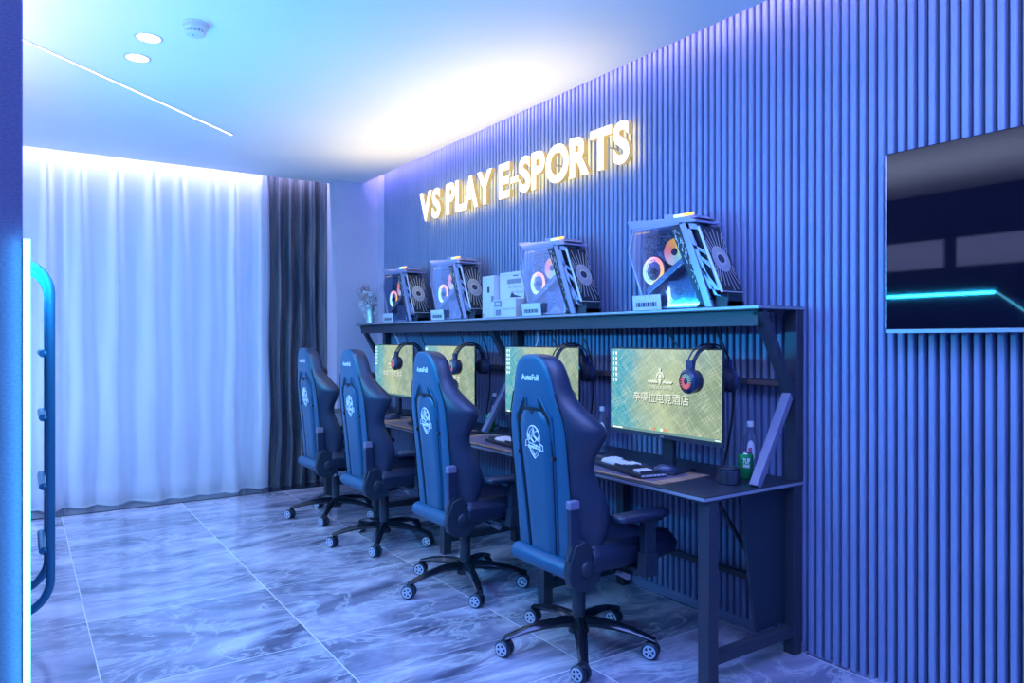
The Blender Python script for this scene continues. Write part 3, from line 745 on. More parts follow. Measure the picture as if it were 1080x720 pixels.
# ------------------------------------------------------------------ PC cases on the shelf
def make_case():
    t = thing('computer_case', '', 'computer', group='open-frame gaming computers on the shelf')
    Y = lambda s: -s
    D = .17
    hexo = [(-.004,.452),(.355,.425),(.530,.012),(.47,.012),(.34,.30),(.31,.36),(.03,.39)]
    def pr(b, pts, x0, x1, m): b.prism([(-s,z) for s,z in pts], 'x', x0, x1, m)
    # two side frames: hexagonal outline with a thick sloping beam
    for x0 in (0, D-.008):
        b = MB()
        outer = [(-.002,.445),(.355,.415),(.335,.385),(.03,.405),(.018,.30),(.10,.10),(.13,.03),(.115,.0),(.085,.06),(0,.295)]
        o1 = [(.028,.405),(-.006,.295),(.085,.075),(.12,.02),(.20,.005),(.50,.005),(.345,.40)]
        cx, cz = .22,.22
        i1 = [(cx+(s-cx)*.955, cz+(z-cz)*.955) for s,z in o1]
        b.ringprism([(-s,z) for s,z in o1], [(-s,z) for s,z in i1], 'x', x0, x0+.008, 'case_metal')
        pr(b, [(-.012,.450),(.365,.418),(.36,.392),(.02,.408),(.010,.425)], x0-.002, x0+.010, 'case_metal')
        pr(b, [(.335,.405),(.372,.405),(.535,.004),(.495,.004)], x0-.002, x0+.012, 'case_metal')
        b.build('side_frame', t, bev=.001)
    b = MB(); pr(b, [(.032,.40),(.0,.295),(.09,.08),(.125,.03),(.20,.012),(.48,.012),(.34,.39)], .003, .006, 'glass'); b.build('glass_panel', t, smooth=False)
    # motherboard tray
    b = MB(); pr(b, [(.035,.40),(.005,.295),(.09,.08),(.125,.03),(.48,.015),(.34,.39)], .078, .082, 'gpu')
    pr(b, [(.05,.38),(.30,.37),(.36,.22),(.20,.09),(.11,.14),(.03,.30)], .075, .078, 'pcb'); b.build('motherboard', t)
    b = MB()
    for i in range(5):
        for j in range(4): b.box(.069,.075,-(.075+.022*j+.006),-(.075+.022*j),.300+.014*i,.308+.014*i,'case_metal')
    pr(b, [(.115,.215),(.165,.275),(.20,.25),(.205,.17),(.15,.13)], .05, .075, 'case_metal')
    b.build('heat_sink', t, bev=.001)
    # graphics card slanting across
    b = MB(); pr(b, [(.115,.075),(.355,.215),(.34,.245),(.10,.105)], .02, .077, 'silver2'); pr(b, [(.122,.081),(.352,.216),(.348,.224),(.118,.090)], .018, .02, 'silver')
    wall_text(b, 'ASUS', .0165, -.215, -.255, .151, .163, 'white_print', .02); b.build('graphics_card', t, bev=.001)
    # fans with rainbow rings
    for (s,z,R,nm) in ((.135,.195,.062,'rgb_ring'),(.275,.275,.058,'rgb_soft')):
        b = MB(); b.torus((0,0,0),(1,0,0),R,.0065,nm,32,8); b.torus((.004,0,0),(1,0,0),R-.012,.003,nm,28,6)
        if nm == 'rgb_soft': b.lathe([(R-.006,.0),(.018,.001)], nm, Matrix.Rotation(PI/2,4,'Y'), 28, cap=False)
        b.torus((.012,0,0),(1,0,0),R+.008,.006,'case_dark',32,6)
        b.lathe([(.017,-.004),(.017,.012)], 'case_dark', Matrix.Rotation(PI/2,4,'Y'), 20)
        fan = b.build('fan', t, loc=(.035,-s,z))
        b = MB()
        for k in range(7):
            a = 2*PI*k/7; R4 = Matrix.Rotation(a,4,'X')
            b.add([(0,.016,-.004),(.010,.016,.010),(.012,R-.010,.022),(0,R-.010,-.004),(.001,.016,-.004),(.011,.016,.010),(.013,R-.010,.022),(.001,R-.010,-.004)], [(0,1,2,3),(7,6,5,4),(0,4,5,1),(3,2,6,7)], 'case_metal', R4)
        b.build('fan_blades', fan)
    # sloping inner cover beside the beam with etched ornament
    b = MB(); pr(b, [(.325,.395),(.345,.395),(.505,.02),(.485,.02)], .0, D-.02, 'case_dark')
    pr(b, [(.280,.385),(.335,.385),(.490,.035),(.455,.035)], -.0005, .003, 'case_dark')
    rr = random.Random(5)
    for k in range(46):
        f = rr.random(); s = .283+(.47-.283)*f+rr.uniform(.004,.036); z = .375-.32*f
        a = rr.uniform(-.5,.5)+1.15; l = rr.uniform(.010,.026)
        ds, dz = math.cos(a)*l, -math.sin(a)*l
        b.prism([(-s,z),(-s-.003,z),(-s-ds-.003,z+dz),(-s-ds,z+dz)], 'x', -.0012, -.0005, 'medal')
    b.torus((-.001,-.345,.318),(1,0,0),.014,.0018,'silver',18,5)
    b.build('ornament_plate', t)
    # power supply block with ornament
    b = MB(); b.box(.012,.15,-.43,-.255,.004,.135,'gpu'); 
    for k in range(60):
        s = rr.uniform(.262,.40); z = rr.uniform(.06,.128); 
        b.box(.010,.012,-s-rr.uniform(.003,.012),-s,z,z+.0018,'medal')
    b.torus((.011,-.325,.085),(1,0,0),.018,.0018,'silver',20,5); b.torus((.011,-.325,.085),(1,0,0),.010,.0015,'silver',20,5)
    b.prism([(-.28,.008),(-.40,.008),(-.375,.04),(-.35,.055),(-.32,.045)], 'x', .009, .012, 'silver')
    b.box(.008,.012,-.43,-.424,.004,.128,'white'); b.build('power_supply', t, bev=.001)
    # strut with triangular cut-outs, standing off the beam toward the front
    b = MB()
    top, bot = .395, .06
    def lp(f, side):  # side 0 = inner edge, 1 = outer edge
        si = .372+(.527-.372)*f; so = .456+(.593-.456)*f
        return ((si if side == 0 else so), top-.015*side+(bot-top)*f)
    def q(f0,f1,a0,a1):
        def PT(f,a): p0 = lp(f,0); p1 = lp(f,1); return (p0[0]+(p1[0]-p0[0])*a, p0[1]+(p1[1]-p0[1])*a)
        return [PT(f0,a0),PT(f0,a1),PT(f1,a1),PT(f1,a0)]
    for x0 in (0, D-.035):
        pr(b, q(0,.08,0,1), x0, x0+.004, 'case_metal'); pr(b, q(.92,1,0,1), x0, x0+.004, 'case_metal')
        pr(b, q(0,1,0,.26), x0, x0+.004, 'case_metal'); pr(b, q(0,1,.80,1), x0, x0+.004, 'case_metal')
        def PT(f,a): p0 = lp(f,0); p1 = lp(f,1); return (p0[0]+(p1[0]-p0[0])*a, p0[1]+(p1[1]-p0[1])*a)
        pr(b, [PT(.30,0),PT(.40,1),PT(.46,1),PT(.36,0)], x0, x0+.004, 'case_metal')
        pr(b, [PT(.56,1),PT(.66,1),PT(.52,.2),PT(.46,.2)], x0, x0+.004, 'case_metal')
        pr(b, [PT(.60,0),PT(.95,1),PT(1,.6),PT(.7,0)], x0, x0+.004, 'case_metal')
        pr(b, [PT(.08,.2),PT(.35,.2),PT(.30,.3)], x0, x0+.004, 'case_metal')
    b.build('strut', t, bev=.0008)
    # inner dark core between beam and front plate
    b = MB(); pr(b, [(.38,.37),(.45,.36),(.585,.07),(.54,.06)], .02, D-.045, 'case_dark'); b.build('core', t, bev=.002)
    # front plate: sunburst round a medallion, facing the near end of the desk
    n0 = Vector((0,-(.456),.372)); n1 = Vector((0,-.593,.068))
    u = (n1-n0); Lp = u.length; u.normalize(); nv = Vector((0,-1,0)); nv = (nv-u*nv.dot(u)).normalized()
    Fw = .135
    def FP(a, c, h=0): return Vector((a,0,0))+n0+u*c+nv*h   # a across (x), c down the plate
    def fbox(b, a0,a1,c0,c1,h0,h1,m):
        vs = [FP(a,c,h) for a in (a0,a1) for c in (c0,c1) for h in (h0,h1)]
        b.add(vs, [(0,1,3,2),(4,6,7,5),(0,4,5,1),(2,3,7,6),(0,2,6,4),(1,5,7,3)], m)
    b = MB(); fbox(b, 0,Fw,0,Lp,-.010,0,'case_dark'); fbox(b, -.003,.001,0,Lp,-.010,.002,'white'); fbox(b, 0,Fw,Lp-.003,Lp,-.010,.002,'white'); b.build('front_plate', t, bev=.0005)
    b = MB(); R = .056; ca, cc = Fw*.5, Lp*.50; n = 36
    ov = [FP(ca+R*math.cos(2*PI*k/n)*.98, cc+R*1.18*math.sin(2*PI*k/n), .0012) for k in range(n)]
    b.add(ov, [tuple(range(n))], 'medal')
    for k in range(26):
        a = 2*PI*k/26
        if abs(math.sin(a)) < .45: continue
        r0, r1 = R*1.12, R*(1.55+.55*rr.random())*(1.0+abs(math.sin(a))*.35)
        ca0 = ca+math.cos(a)*r0*.98; ca1 = ca+math.cos(a)*r1*.80; c0 = cc+math.sin(a)*r0; c1 = cc+math.sin(a)*r1*1.12
        c1 = min(max(c1,.006),Lp-.008); ca1 = min(max(ca1,.006),Fw-.006)
        dv = Vector((ca1-ca0, c1-c0)).normalized(); pv = Vector((-dv.y,dv.x))*.0022
        b.add([FP(ca0+pv.x,c0+pv.y,.0012),FP(ca0-pv.x,c0-pv.y,.0012),FP(ca1-pv.x,c1-pv.y,.0012),FP(ca1+pv.x,c1+pv.y,.0012)], [(0,1,2,3)], 'medal')
    for k in range(48):
        a = 2*PI*k/48; r0, r1 = R*.55, R*.95
        dv = Vector((math.cos(a), math.sin(a)*1.15)); pv = Vector((-math.sin(a),math.cos(a)))*.0007
        b.add([FP(ca+dv.x*r0+pv.x,cc+dv.y*r0+pv.y,.0018),FP(ca+dv.x*r0-pv.x,cc+dv.y*r0-pv.y,.0018),FP(ca+dv.x*r1-pv.x,cc+dv.y*r1-pv.y,.0018),FP(ca+dv.x*r1+pv.x,cc+dv.y*r1+pv.y,.0018)], [(0,1,2,3)], 'print_mid')
    R2 = .021
    b.add([FP(ca+R2*math.cos(2*PI*k/n), cc+R2*math.sin(2*PI*k/n), .0024) for k in range(n)], [tuple(range(n))], 'print_dark')
    for k in range(5):
        a = 2*PI*k/5+.4; b.add([FP(ca+.012*math.cos(a+w_)*r_, cc+.012*math.sin(a+w_)*r_, .003) for w_, r_ in ((0,.3),(.35,1.1),(.7,1.2),(.5,.4))], [(0,1,2,3)], 'silver')
    b.build('sunburst', t)
    # top plates and their light bar
    b = MB(); pr(b, [(.16,.437),(.40,.418),(.44,.400),(.44,.392),(.16,.420)], -.004, D+.004, 'case_metal')
    pr(b, [(-.006,.452),(.12,.442),(.12,.436),(-.006,.446)], -.002, D, 'case_metal')
    pr(b, [(.225,.455),(.37,.440),(.43,.415),(.225,.425)], .02, D-.02, 'case_metal'); b.build('top_plate', t, bev=.001)
    b = MB(); b.box(.014,.020,-.060,.060,-.006,.006,'rgb_ring'); b.build('light_bar', t, loc=(0,-.35,.437))
    b = MB(); b.box(.012,.016,-.13,-.03,.382,.386,'rgb_soft'); b.build('light_bar', t)
    # feet
    b = MB(); b.box(0,D,-.24,-.12,0,.012,'case_dark'); b.build('foot', t, bev=.002)
    b = MB(); pr(b, [(.44,0),(.53,0),(.52,.045),(.47,.045)], .0, D, 'frame_metal'); b.build('foot', t, bev=.002)
    b = MB(); b.box(.02,D-.04,-.60,-.53,0,.030,'plastic'); pr(b, [(.53,.0),(.60,.0),(.60,.066),(.53,.085)], .025, D-.05, 'plastic'); b.build('foot', t, bev=.002)
    return t
pc = make_case(); index_kids()
cl = ['computer case at the near end of the shelf, largest in view','computer case on the shelf beside the white boxes on their near side','computer case on the shelf between the white boxes and the far case','computer case at the far end of the shelf beside the vase']
CY = [2.71, 3.67, 4.845, 5.70]
for i, y in enumerate(CY):
    o = pc if i == 0 else dup(pc); o.location = (2.535, y, SZ); o['label'] = cl[i]
# cards leaning on the cases
def make_card(y, l, rz=0):
    t = thing('info_card', l, 'card', (2.522,y,SZ), rz, 'small cards leaning on the computers')
    T = Matrix.Rotation(-.10,4,'Y')
    b = MB(); b.box(-.003,-.001,-.19,0,.0,.075,'card',T); b.build('card', t)
    b = MB(); wall_text(b,'GAMING HOTEL',-.0035,-.02,-.17,.052,.062,'print_mid',.01)
    for k in range(9): b.box(-.0038,-.0032,-.022-.016*k-.012,-.022-.016*k,.018,.040,'print_dark' if k%2 else 'print_mid',T)
    b.build('print', t, rot=None)
    return t
for i, y in enumerate(CY):
    o = make_card(y-.05, ['pale printed card leaning on the near computer case','pale printed card leaning on the case beside the white boxes','pale printed card leaning on the third computer case','pale printed card leaning on the far computer case'][i])

# ------------------------------------------------------------------ white boxes on the shelf
def carton(y1, y0, x0, x1, z0, z1, l, deco):
    t = thing('carton', l, 'box', ((x0),(y0+y1)/2,SZ+z0), group='white cartons on the shelf')
    w = (y1-y0)/2; h = z1-z0
    b = MB(); b.box(0,x1-x0,-w,w,0,h,'box_white'); b.build('box', t, bev=.002)
    b = MB(); b.box(-.0006,0,-w,w,h*.93,h*.934,'print_mid'); deco(b, w, h); b.build('print', t, smooth=False); return t
def d1(b,w,h):
    b.box(-.001,0,-.018,.006,h*.60,h*.74,'print_dark'); b.box(-.001,0,w-.02,w-.008,.01,.03,'print_mid'); b.box(-.001,0,-w,-w+.03,h*.38,h*.52,'print_mid')
def d2(b,w,h):
    b.box(-.001,0,-w+.03,w-.09,h*.74,h*.84,'print_mid'); b.box(-.001,0,-w+.06,-w+.12,h*.90,h*.92,'print_dark')
    wall_text(b,'Go Gaming',-.001,w-.10,-w+.03,h*.62,h*.70,'print_mid'); wall_text(b,'My World',-.001,w-.14,-w+.01,h*.50,h*.58,'print_mid')
    b.prism([(w-.12,h*.44),(w-.14,h*.56),(w-.17,h*.49),(w-.22,h*.46),(w-.26,h*.43)], 'x', -.001, 0, 'print_dark')
def d3(b,w,h):
    b.box(-.001,0,w-.10,w-.015,.008,h-.008,'print_mid'); wall_text(b,'GEX',-.0015,w-.03,w-.085,.018,h-.018,'white_print',.03)
def d4(b,w,h):
    b.box(-.001,0,w-.08,w-.02,.012,h-.010,'print_mid'); b.box(-.001,0,-w+.01,w-.10,h-.012,h-.009,'print_mid')
carton(4.125,3.985,2.545,2.62,0,.275,'tall narrow white carton at the far end of the carton group',d1)
carton(3.975,3.70,2.585,2.70,0,.288,'tall wide white carton standing behind two small flat ones',d2)
carton(3.935,3.69,2.515,2.578,0,.058,'flat white carton at the bottom in front of the wide carton',d4)
carton(3.945,3.69,2.515,2.578,.0585,.112,'flat white carton with grey badge, stacked on another',d3)

# ------------------------------------------------------------------ vase with dried flowers
t = thing('vase', 'slim silver vase of dried white stems at the far shelf end', 'vase', (2.56,6.02,SZ))
b = MB(); b.lathe([(.036,0),(.040,.006),(.038,.02),(.038,.165),(.041,.172),(.037,.172),(.035,.03),(.001,.03)],'vase',n=28,cap=False); b.build('vase_body', t)
rr = random.Random(11)
b = MB()
for k in range(22):
    a = rr.uniform(0,2*PI); l = rr.uniform(.20,.34); tx, ty = math.cos(a)*rr.uniform(.03,.13), math.sin(a)*rr.uniform(.03,.13)+.03
    b.tube([(0.2*tx*.5,0.2*ty*.5,.05),(.4*tx,.4*ty,.19),(tx,ty,l)], .0012, 'twig', 5)
    for j in range(7):
        f = rr.uniform(.5,1); px, py, pz = tx*f, ty*f, .19+(l-.19)*f
        q_ = (px+rr.uniform(-.03,.03), py+rr.uniform(-.03,.03), pz+rr.uniform(.005,.04)); b.tube([(px,py,pz),q_], .0008, 'twig', 4)
        b.lathe([(.0005,0),(.003,.003),(.0005,.006)], 'twig', Matrix.Translation(q_), 5)
b.build('dried_twigs', t)
b = MB()
for k in range(30):
    a = rr.uniform(0,2*PI); r_ = rr.uniform(.02,.075); base = Vector((math.cos(a)*r_, math.sin(a)*r_*1.1+.02, rr.uniform(.05,.27)))
    b.tube([(0,0,.15),tuple(base)], .0012, 'leafw', 4)
    for j in range(6):
        d_ = Vector((rr.uniform(-1,1),rr.uniform(-1,1),rr.uniform(-.4,1))).normalized()*rr.uniform(.025,.040); s_ = d_.cross(Vector((.3,.5,1))).normalized()*.013
        b.add([base,base+d_*.5+s_,base+d_,base+d_*.5-s_], [(0,1,2,3)], 'leafw')
b.build('white_leaves', t)

# ------------------------------------------------------------------ gaming chair
def xr(z):   # rear surface of the backrest, chair-local x
    return -.185-.085*(max(z-.4,0)/.87)**1.2 + (.0 if z < 1.12 else .25*(z-1.12)**2)
LV = [(.385,.170,.190,.085),(.43,.19,.222,.10),(.50,.195,.240,.13),(.57,.195,.258,.16),(.64,.195,.266,.17),(.70,.195,.258,.155),(.76,.195,.240,.135),(.82,.195,.228,.12),
      (.87,.195,.242,.125),(.92,.195,.268,.15),(.96,.195,.288,.165),(.985,.192,.288,.165),(1.03,.180,.245,.135),(1.08,.160,.196,.108),(1.12,.145,.168,.10),(1.17,.132,.158,.095),
      (1.22,.115,.143,.09),(1.25,.095,.125,.085),(1.27,.068,.100,.075),(1.282,.03,.06,.06)]
def make_chair():
    t = thing('gaming_chair', '', 'chair', group='gaming chairs along the desk')
    # backrest shell, lofted closed sections
    secs = []
    for (z, wc, w, d) in LV:
        x0 = xr(z); pts = []
        half = [(x0,0),(x0,wc*.55),(x0+.001,wc*.86),(x0+.008,wc),(x0+d*.30,wc+(w-wc)*.55),(x0+d*.62,w*.985),(x0+d*.90,w),(x0+d,w-.012),(x0+d-.004,w-.035),(x0+.085,wc*.80),(x0+.088,wc*.4),(x0+.088,0)]
        if z > 1.1: half = [(x0 if i < 9 else min(hx, x0+.08), hy) if False else (hx,hy) for i,(hx,hy) in enumerate(half)]
        right = [(x,-y,z) for x,y in half]; left = [(x,y,z) for x,y in half[1:-1]][::-1]
        secs.append(right+left)
    n = len(secs[0]); vs = [p for s in secs for p in s]; 
    b = MB(); fr, sd = [], []
    rear = set([0,1,2,n-1,n-2,n-3])
    for i in range(len(secs)-1):
        for j in range(n):
            f = (i*n+j, i*n+(j+1)%n, (i+1)*n+(j+1)%n, (i+1)*n+j)
            (fr if (j in (0,1,2,n-1,n-2,n-3)) else sd).append(f)
    o = 0; b.add(vs, sd+[tuple(range(n))[::-1], tuple((len(secs)-1)*n+j for j in range(n))], 'lit_leather2')
    k = b.mi('lit_leather')
    for f in fr: b.f.append(f); b.m.append(k)
    back = b.build('backrest', t, ang=180, sub=1)
    # seams between rear panel and side wings
    def surf(y, z): return xr(z)-.0015
    for s in (-1,1):
        b = MB(); b.tube([(xr(z)+.008,s*(wc+.001),z) for (z,wc,w,d) in LV[1:15]], .0028, 'seam', 6)
        b.build('seam', back)
        b = MB(); b.tube([(xr(z)-.0005, s*y, z) for z,y in [(.452,.088),(.55,.094),(.7,.102),(.85,.110),(.98,.114),(1.03,.112)]], .0045, 'seam', 6)
        b.tube([(xr(z)-.002, s*y, z) for z,y in [(.452,.100),(.55,.106),(.7,.114),(.85,.122),(.98,.126),(1.03,.124)]], .004, 'lit_leather', 6)
        b.build('groove', back)
        # belt opening: dark slanted slot with trim
        b = MB(); q = [(s*.040,1.098),(s*.052,1.098),(s*.112,1.020),(s*.112,.985),(s*.098,.992),(s*.086,1.022),(s*.046,1.055)]
        b.add([(xr(z)-.0018,y,z) for y,z in q], [tuple(range(len(q)))], 'dark')
        b.tube([(xr(z)-.002,y,z) for y,z in [(s*.046,1.055),(s*.042,1.096),(s*.054,1.102),(s*.118,1.020),(s*.120,.975),(s*.118,.93)]], .0045, 'lit_leather', 6)
        b.build('belt_opening', back)
        b = MB(); b.lathe([(.001,.012),(.010,.010),(.012,0)], 'plastic_gloss', Matrix.Translation((xr(.85),s*.120,.86)) @ Matrix.Rotation(-PI/2,4,'Y'), 12); b.build('stud', back)
    # central raised panel and strap between the openings
    b = MB(); P_ = [(.455,.078),(.60,.086),(.75,.094),(.90,.100),(.98,.098),(1.02,.085),(1.045,.060)]
    vs = []; fs = []
    for z, w in P_:
        for f in (-1,-.9,-.5,0,.5,.9,1): vs.append((xr(z)-(.0005 if abs(f)==1 else .008), f*w, z))
    for i in range(len(P_)-1):
        for j in range(6): fs.append((i*7+j,i*7+j+1,(i+1)*7+j+1,(i+1)*7+j))
    fs.append(tuple(len(vs)-7+j for j in range(7))); fs.append(tuple(range(7))[::-1])
    b.add(vs, fs, 'lit_leather'); b.build('centre_panel', back, ang=60)
    b = MB(); b.add([(xr(z)-.006,y,z) for y,z in ((-.060,1.030),(.060,1.030),(.050,1.052),(.045,1.060),(-.045,1.060),(-.050,1.052))], [tuple(range(6))], 'seam')
    b.torus((xr(1.045)-.008,.0,1.045),(1,0,0),.010,.003,'seam',14,5); b.build('strap', back)
    # lettering and crest
    b = MB(); wall_text(b, 'AutoFull', 0, .060, -.062, 1.172, 1.198, 'white_print', .035, fn=lambda y,z: xr(z)-.0035); o = b.build('lettering', back); o['label'] = 'white lettering AutoFull'
    b = MB(); X = lambda z: xr(z)-.0095
    def pl(pts, w=.0030, closed=False):
        pts = [(y*1.28,z) for y,z in pts]
        b.tube([(X(z),y,z) for y,z in pts], w, 'white_print', 4, closed=closed, flat=1.0)
    cz = .925
    pl([(.034*math.cos(a), cz+.012+.045*math.sin(a)) for a in [-.45+i*(PI+.9)/16 for i in range(17)]], .0032)
    pl([(.024,cz+.0),(.019,cz+.032),(0,cz+.050),(-.006,cz+.03),(-.020,cz+.038)], .0030)
    pl([(.026,cz-.004),(.010,cz+.010),(0,cz+.040),(-.004,cz+.012),(-.024,cz-.004)], .0042)
    pl([(.014,cz+.0),(0,cz-.014),(-.014,cz+.0)], .0040); pl([(.030,cz+.02),(.022,cz-.002)], .004); pl([(-.030,cz+.018),(-.020,cz-.004)], .004)
    pl([(.046,cz-.010),(.030,cz-.002),(.030,cz-.016),(-.030,cz-.030),(-.030,cz-.014),(-.046,cz-.022),(-.046,cz-.046),(-.034,cz-.042),(.034,cz-.028),(.048,cz-.034),(.046,cz-.010)], .0022)
    wall_text(b, 'AutoFull', 0, .046, -.046, cz-.040, cz-.020, 'white_print', .03, fn=lambda y,z: xr(z)-.0105)
    pl([(.028,cz-.034),(.018,cz-.060),(0,cz-.080),(-.018,cz-.062),(-.028,cz-.044)], .0030); pl([(.014,cz-.046),(0,cz-.068),(-.014,cz-.048)], .0022)
    o = b.build('crest', back); o['label'] = 'white printed crest with lettering'
    # roll at the foot of the back
    b = MB(); P_ = [(-.150,.188),(-.19,.188),(-.218,.186)]
    b.tube([(-.190,y,.415) for y in (-.192,-.187,-.1,0,.1,.187,.192)], .036, 'lit_leather', 16, radii=[.030,.038,.039,.039,.039,.038,.030]); b.build('back_roll', t)
    # seat: cushion plus raised bolsters
    b = MB(); vs = []; fs = []; xsn = [-.13,-.10,0,.12,.24,.31,.345,.355]; tp = [.492,.500,.497,.497,.503,.500,.482,.45]
    ysn = [-.255,-.262,-.235,-.185,-.165,-.08,0,.08,.165,.185,.235,.262,.255]; dzv = [-.075,-.02,.022,.018,-.004,0,0,0,-.004,.018,.022,-.02,-.075]
    for x, zt in zip(xsn, tp):
        k = 1 if x < .30 else (.96 if x < .35 else .90)
        for y, dz in zip(ysn, dzv): vs.append((x, y*k, zt+dz*(1 if x < .34 else .5)))
    m_ = len(ysn)
    for i in range(len(xsn)-1):
        for j in range(m_-1): fs.append((i*m_+j,i*m_+j+1,(i+1)*m_+j+1,(i+1)*m_+j))
    base = len(vs)
    for x in xsn:
        k = 1 if x < .30 else .9
        vs.append((x,-.24*k,.405)); vs.append((x,.24*k,.405))
    for i in range(len(xsn)-1):
        a = base+2*i; fs.append((a,a+1,a+3,a+2)); fs.append((i*m_,(i+1)*m_,a+2,a)); fs.append((i*m_+m_-1,a+1,a+3,(i+1)*m_+m_-1))
    fs.append(tuple(range(m_))+(base+1,base)); l = (len(xsn)-1)*m_; fs.append(tuple(l+j for j in range(m_))[::-1]+(base+2*(len(xsn)-1),base+2*(len(xsn)-1)+1))
    b.add(vs, fs, 'lit_leather2'); seat = b.build('seat', t, ang=70, bev=.006)
    for s in (-1,1):
        b = MB(); b.tube([(x, s*.176, z) for x,z in ((-.12,.503),(0,.5),(.12,.5),(.24,.506),(.31,.503))], .003, 'seam', 5); b.build('seam', seat)
    # mechanism below the seat
    b = MB(); b.box(-.12,.14,-.09,.09,.372,.405,'plastic'); b.box(-.05,.07,-.06,.06,.345,.375,'plastic'); b.build('tilt_mechanism', t, bev=.004)
    b = MB(); b.tube([(.04,-.08,.375),(.05,-.16,.372),(.055,-.20,.368)], .006, 'plastic', 8); b.cyl((.055,-.19,.368),(.06,-.25,.362),.012,'pewter',10); b.build('height_lever', t)
    for s in (-1,1):
        # recliner hinge cover and upright bar
        b = MB(); pts = [(-.240,.47),(-.215,.53),(-.165,.545),(-.115,.50),(-.08,.42),(-.085,.375),(-.125,.345),(-.190,.345),(-.235,.375),(-.248,.42)]
        if s > 0: pts = [(-.10,.47),(-.05,.47),(-.03,.42),(-.04,.36),(-.10,.36)]
        b.prism(pts, 'y', s*.205, s*.245, 'plastic'); 
        if s < 0: b.prism([(-.246,.47),(-.225,.55),(-.175,.55),(-.18,.50)], 'y', s*.208, s*.241, 'plastic')
        if s < 0: b.lathe([(.034,0),(.034,.008),(.026,.012),(.001,.013)], 'plastic', Matrix.Translation((-.155,s*.244,.43)) @ Matrix.Rotation(-s*PI/2,4,'X'), 20, cap=False)
        b.build('hinge_cover', t, bev=.006)
        # arm rest
        b = MB(); vs = []; K = 12
        pad = []
        for i in range(K):
            a = 2*PI*i/K
        outl = [(-.055,-.020),(-.045,-.036),(.0,-.042),(.10,-.046),(.18,-.044),(.215,-.030),(.225,0),(.215,.030),(.18,.044),(.10,.046),(.0,.042),(-.045,.036),(-.055,.020)]
        b.prism([(x,s*.305+y) for x,y in outl], 'z', .612, .640, 'lit_leather2'); pad = b.build('armrest_pad', t, bev=.010, seg=3)
        b = MB(); b.box(.085,.145,s*.305-.018,s*.305+.018,.46,.612,'plastic'); b.prism([(.075,.375),(.155,.375),(.150,.47),(.080,.47)], 'y', s*.305-.024, s*.305+.024, 'plastic')
        b.box(.08,.15,min(s*.10,s*.30),max(s*.10,s*.30),.378,.398,'plastic'); b.box(.06,.17,s*.305-.03,s*.305+.03,.600,.612,'plastic'); b.build('armrest_post', t, bev=.003)
        if s > 0: continue
        b = MB(); b.prism([(-.232,.53),(-.185,.53),(-.192,.68),(-.236,.68)], 'y', s*.213, s*.240, 'lit_leather2')
        b.build('recline_bar', t, bev=.003)
        b = MB(); b.prism([(-.239,.672),(-.190,.672),(-.192,.708),(-.239,.706)], 'y', s*.211, s*.242, 'lit_metal'); b.build('bar_cap', t, bev=.004)
    # neck pillow strap at the front, headrest cushion
    b = MB(); b.tube([(xr(1.1)+.10,y,1.10) for y in (-.135,-.125,0,.125,.135)], .05, 'lit_leather2', 12, radii=[.025,.038,.045,.038,.025]); b.build('neck_pillow', t)
    # base
    base = bpy.data.objects.new('wheel_base', None); COL.objects.link(base); base.parent = t
    b = MB(); b.cyl((0,0,.075),(0,0,.135),.046,'plastic',20,r2=.036); b.cyl((0,0,.135),(0,0,.30),.030,'frame_metal',20); b.cyl((0,0,.30),(0,0,.35),.020,'silver',16); b.build('gas_column', base)
    for k in range(5):
        R4 = Matrix.Rotation(2*PI*k/5,4,'Z')
        b = MB(); P_ = [(.02,.118,.034,.026),(.08,.122,.031,.024),(.16,.117,.027,.020),(.24,.104,.024,.016),(.30,.088,.021,.013),(.335,.078,.020,.011)]
        vs = []; fs = []; K = 10
        for x, z, w, h in P_:
            for j in range(K):
                a = 2*PI*j/K; vs.append((x, w*math.cos(a)*(.8 if math.sin(a) > .5 else 1), z+h*math.sin(a)))
        for i in range(len(P_)-1):
            for j in range(K): fs.append((i*K+j,i*K+(j+1)%K,(i+1)*K+(j+1)%K,(i+1)*K+j))
        fs += [tuple(range(K))[::-1], tuple((len(P_)-1)*K+j for j in range(K))]
        b.add(vs, fs, 'plastic_gloss', R4); b.build('base_arm', base, ang=60)
        aw = math.radians({0:92,1:25,2:-47,3:-129,4:-186}[k])
        Rc = R4 @ Matrix.Translation((.325,0,0)) @ Matrix.Rotation(aw,4,'Z')
        b = MB(); b.lathe([(.008,.050),(.008,.082)], 'plastic', Rc, 10); b.lathe([(.016,.060),(.018,.066),(.010,.070)], 'plastic', Rc, 14)
        for s in (-1,1):
            Tw = Rc @ Matrix.Translation((.012,s*.006,.035)) @ Matrix.Scale(1.17,4) @ Matrix.Rotation(-s*PI/2,4,'X')
            b.lathe([(.012,0),(.028,.001),(.030,.004),(.030,.015),(.026,.019),(.020,.0195)], 'plastic', Tw, 20, cap=False)
            b.lathe([(.020,.0195),(.019,.017),(.001,.017)], 'dark', Tw, 20, cap=False)
            b.torus((0,0,0),(0,0,1),.019,.0016,'pewter',20,5) if False else None
            b.lathe([(.006,.018),(.006,.0215),(.001,.022)], 'hub', Tw, 12, cap=False)
            b.lathe([(.0175,.0185),(.0175,.0205),(.0235,.0205),(.0235,.0185)], 'hub', Tw, 20, cap=False)
            for q in range(5):
                b.box(.005,.018,-.0036,.0036,.018,.0205,'hub', Tw @ Matrix.Rotation(2*PI*q/5,4,'Z'))
        b.box(-.014,.018,-.004,.004,.018,.064,'plastic',Rc); b.build('caster', base, ang=40)
    return t
ch = make_chair(); index_kids()
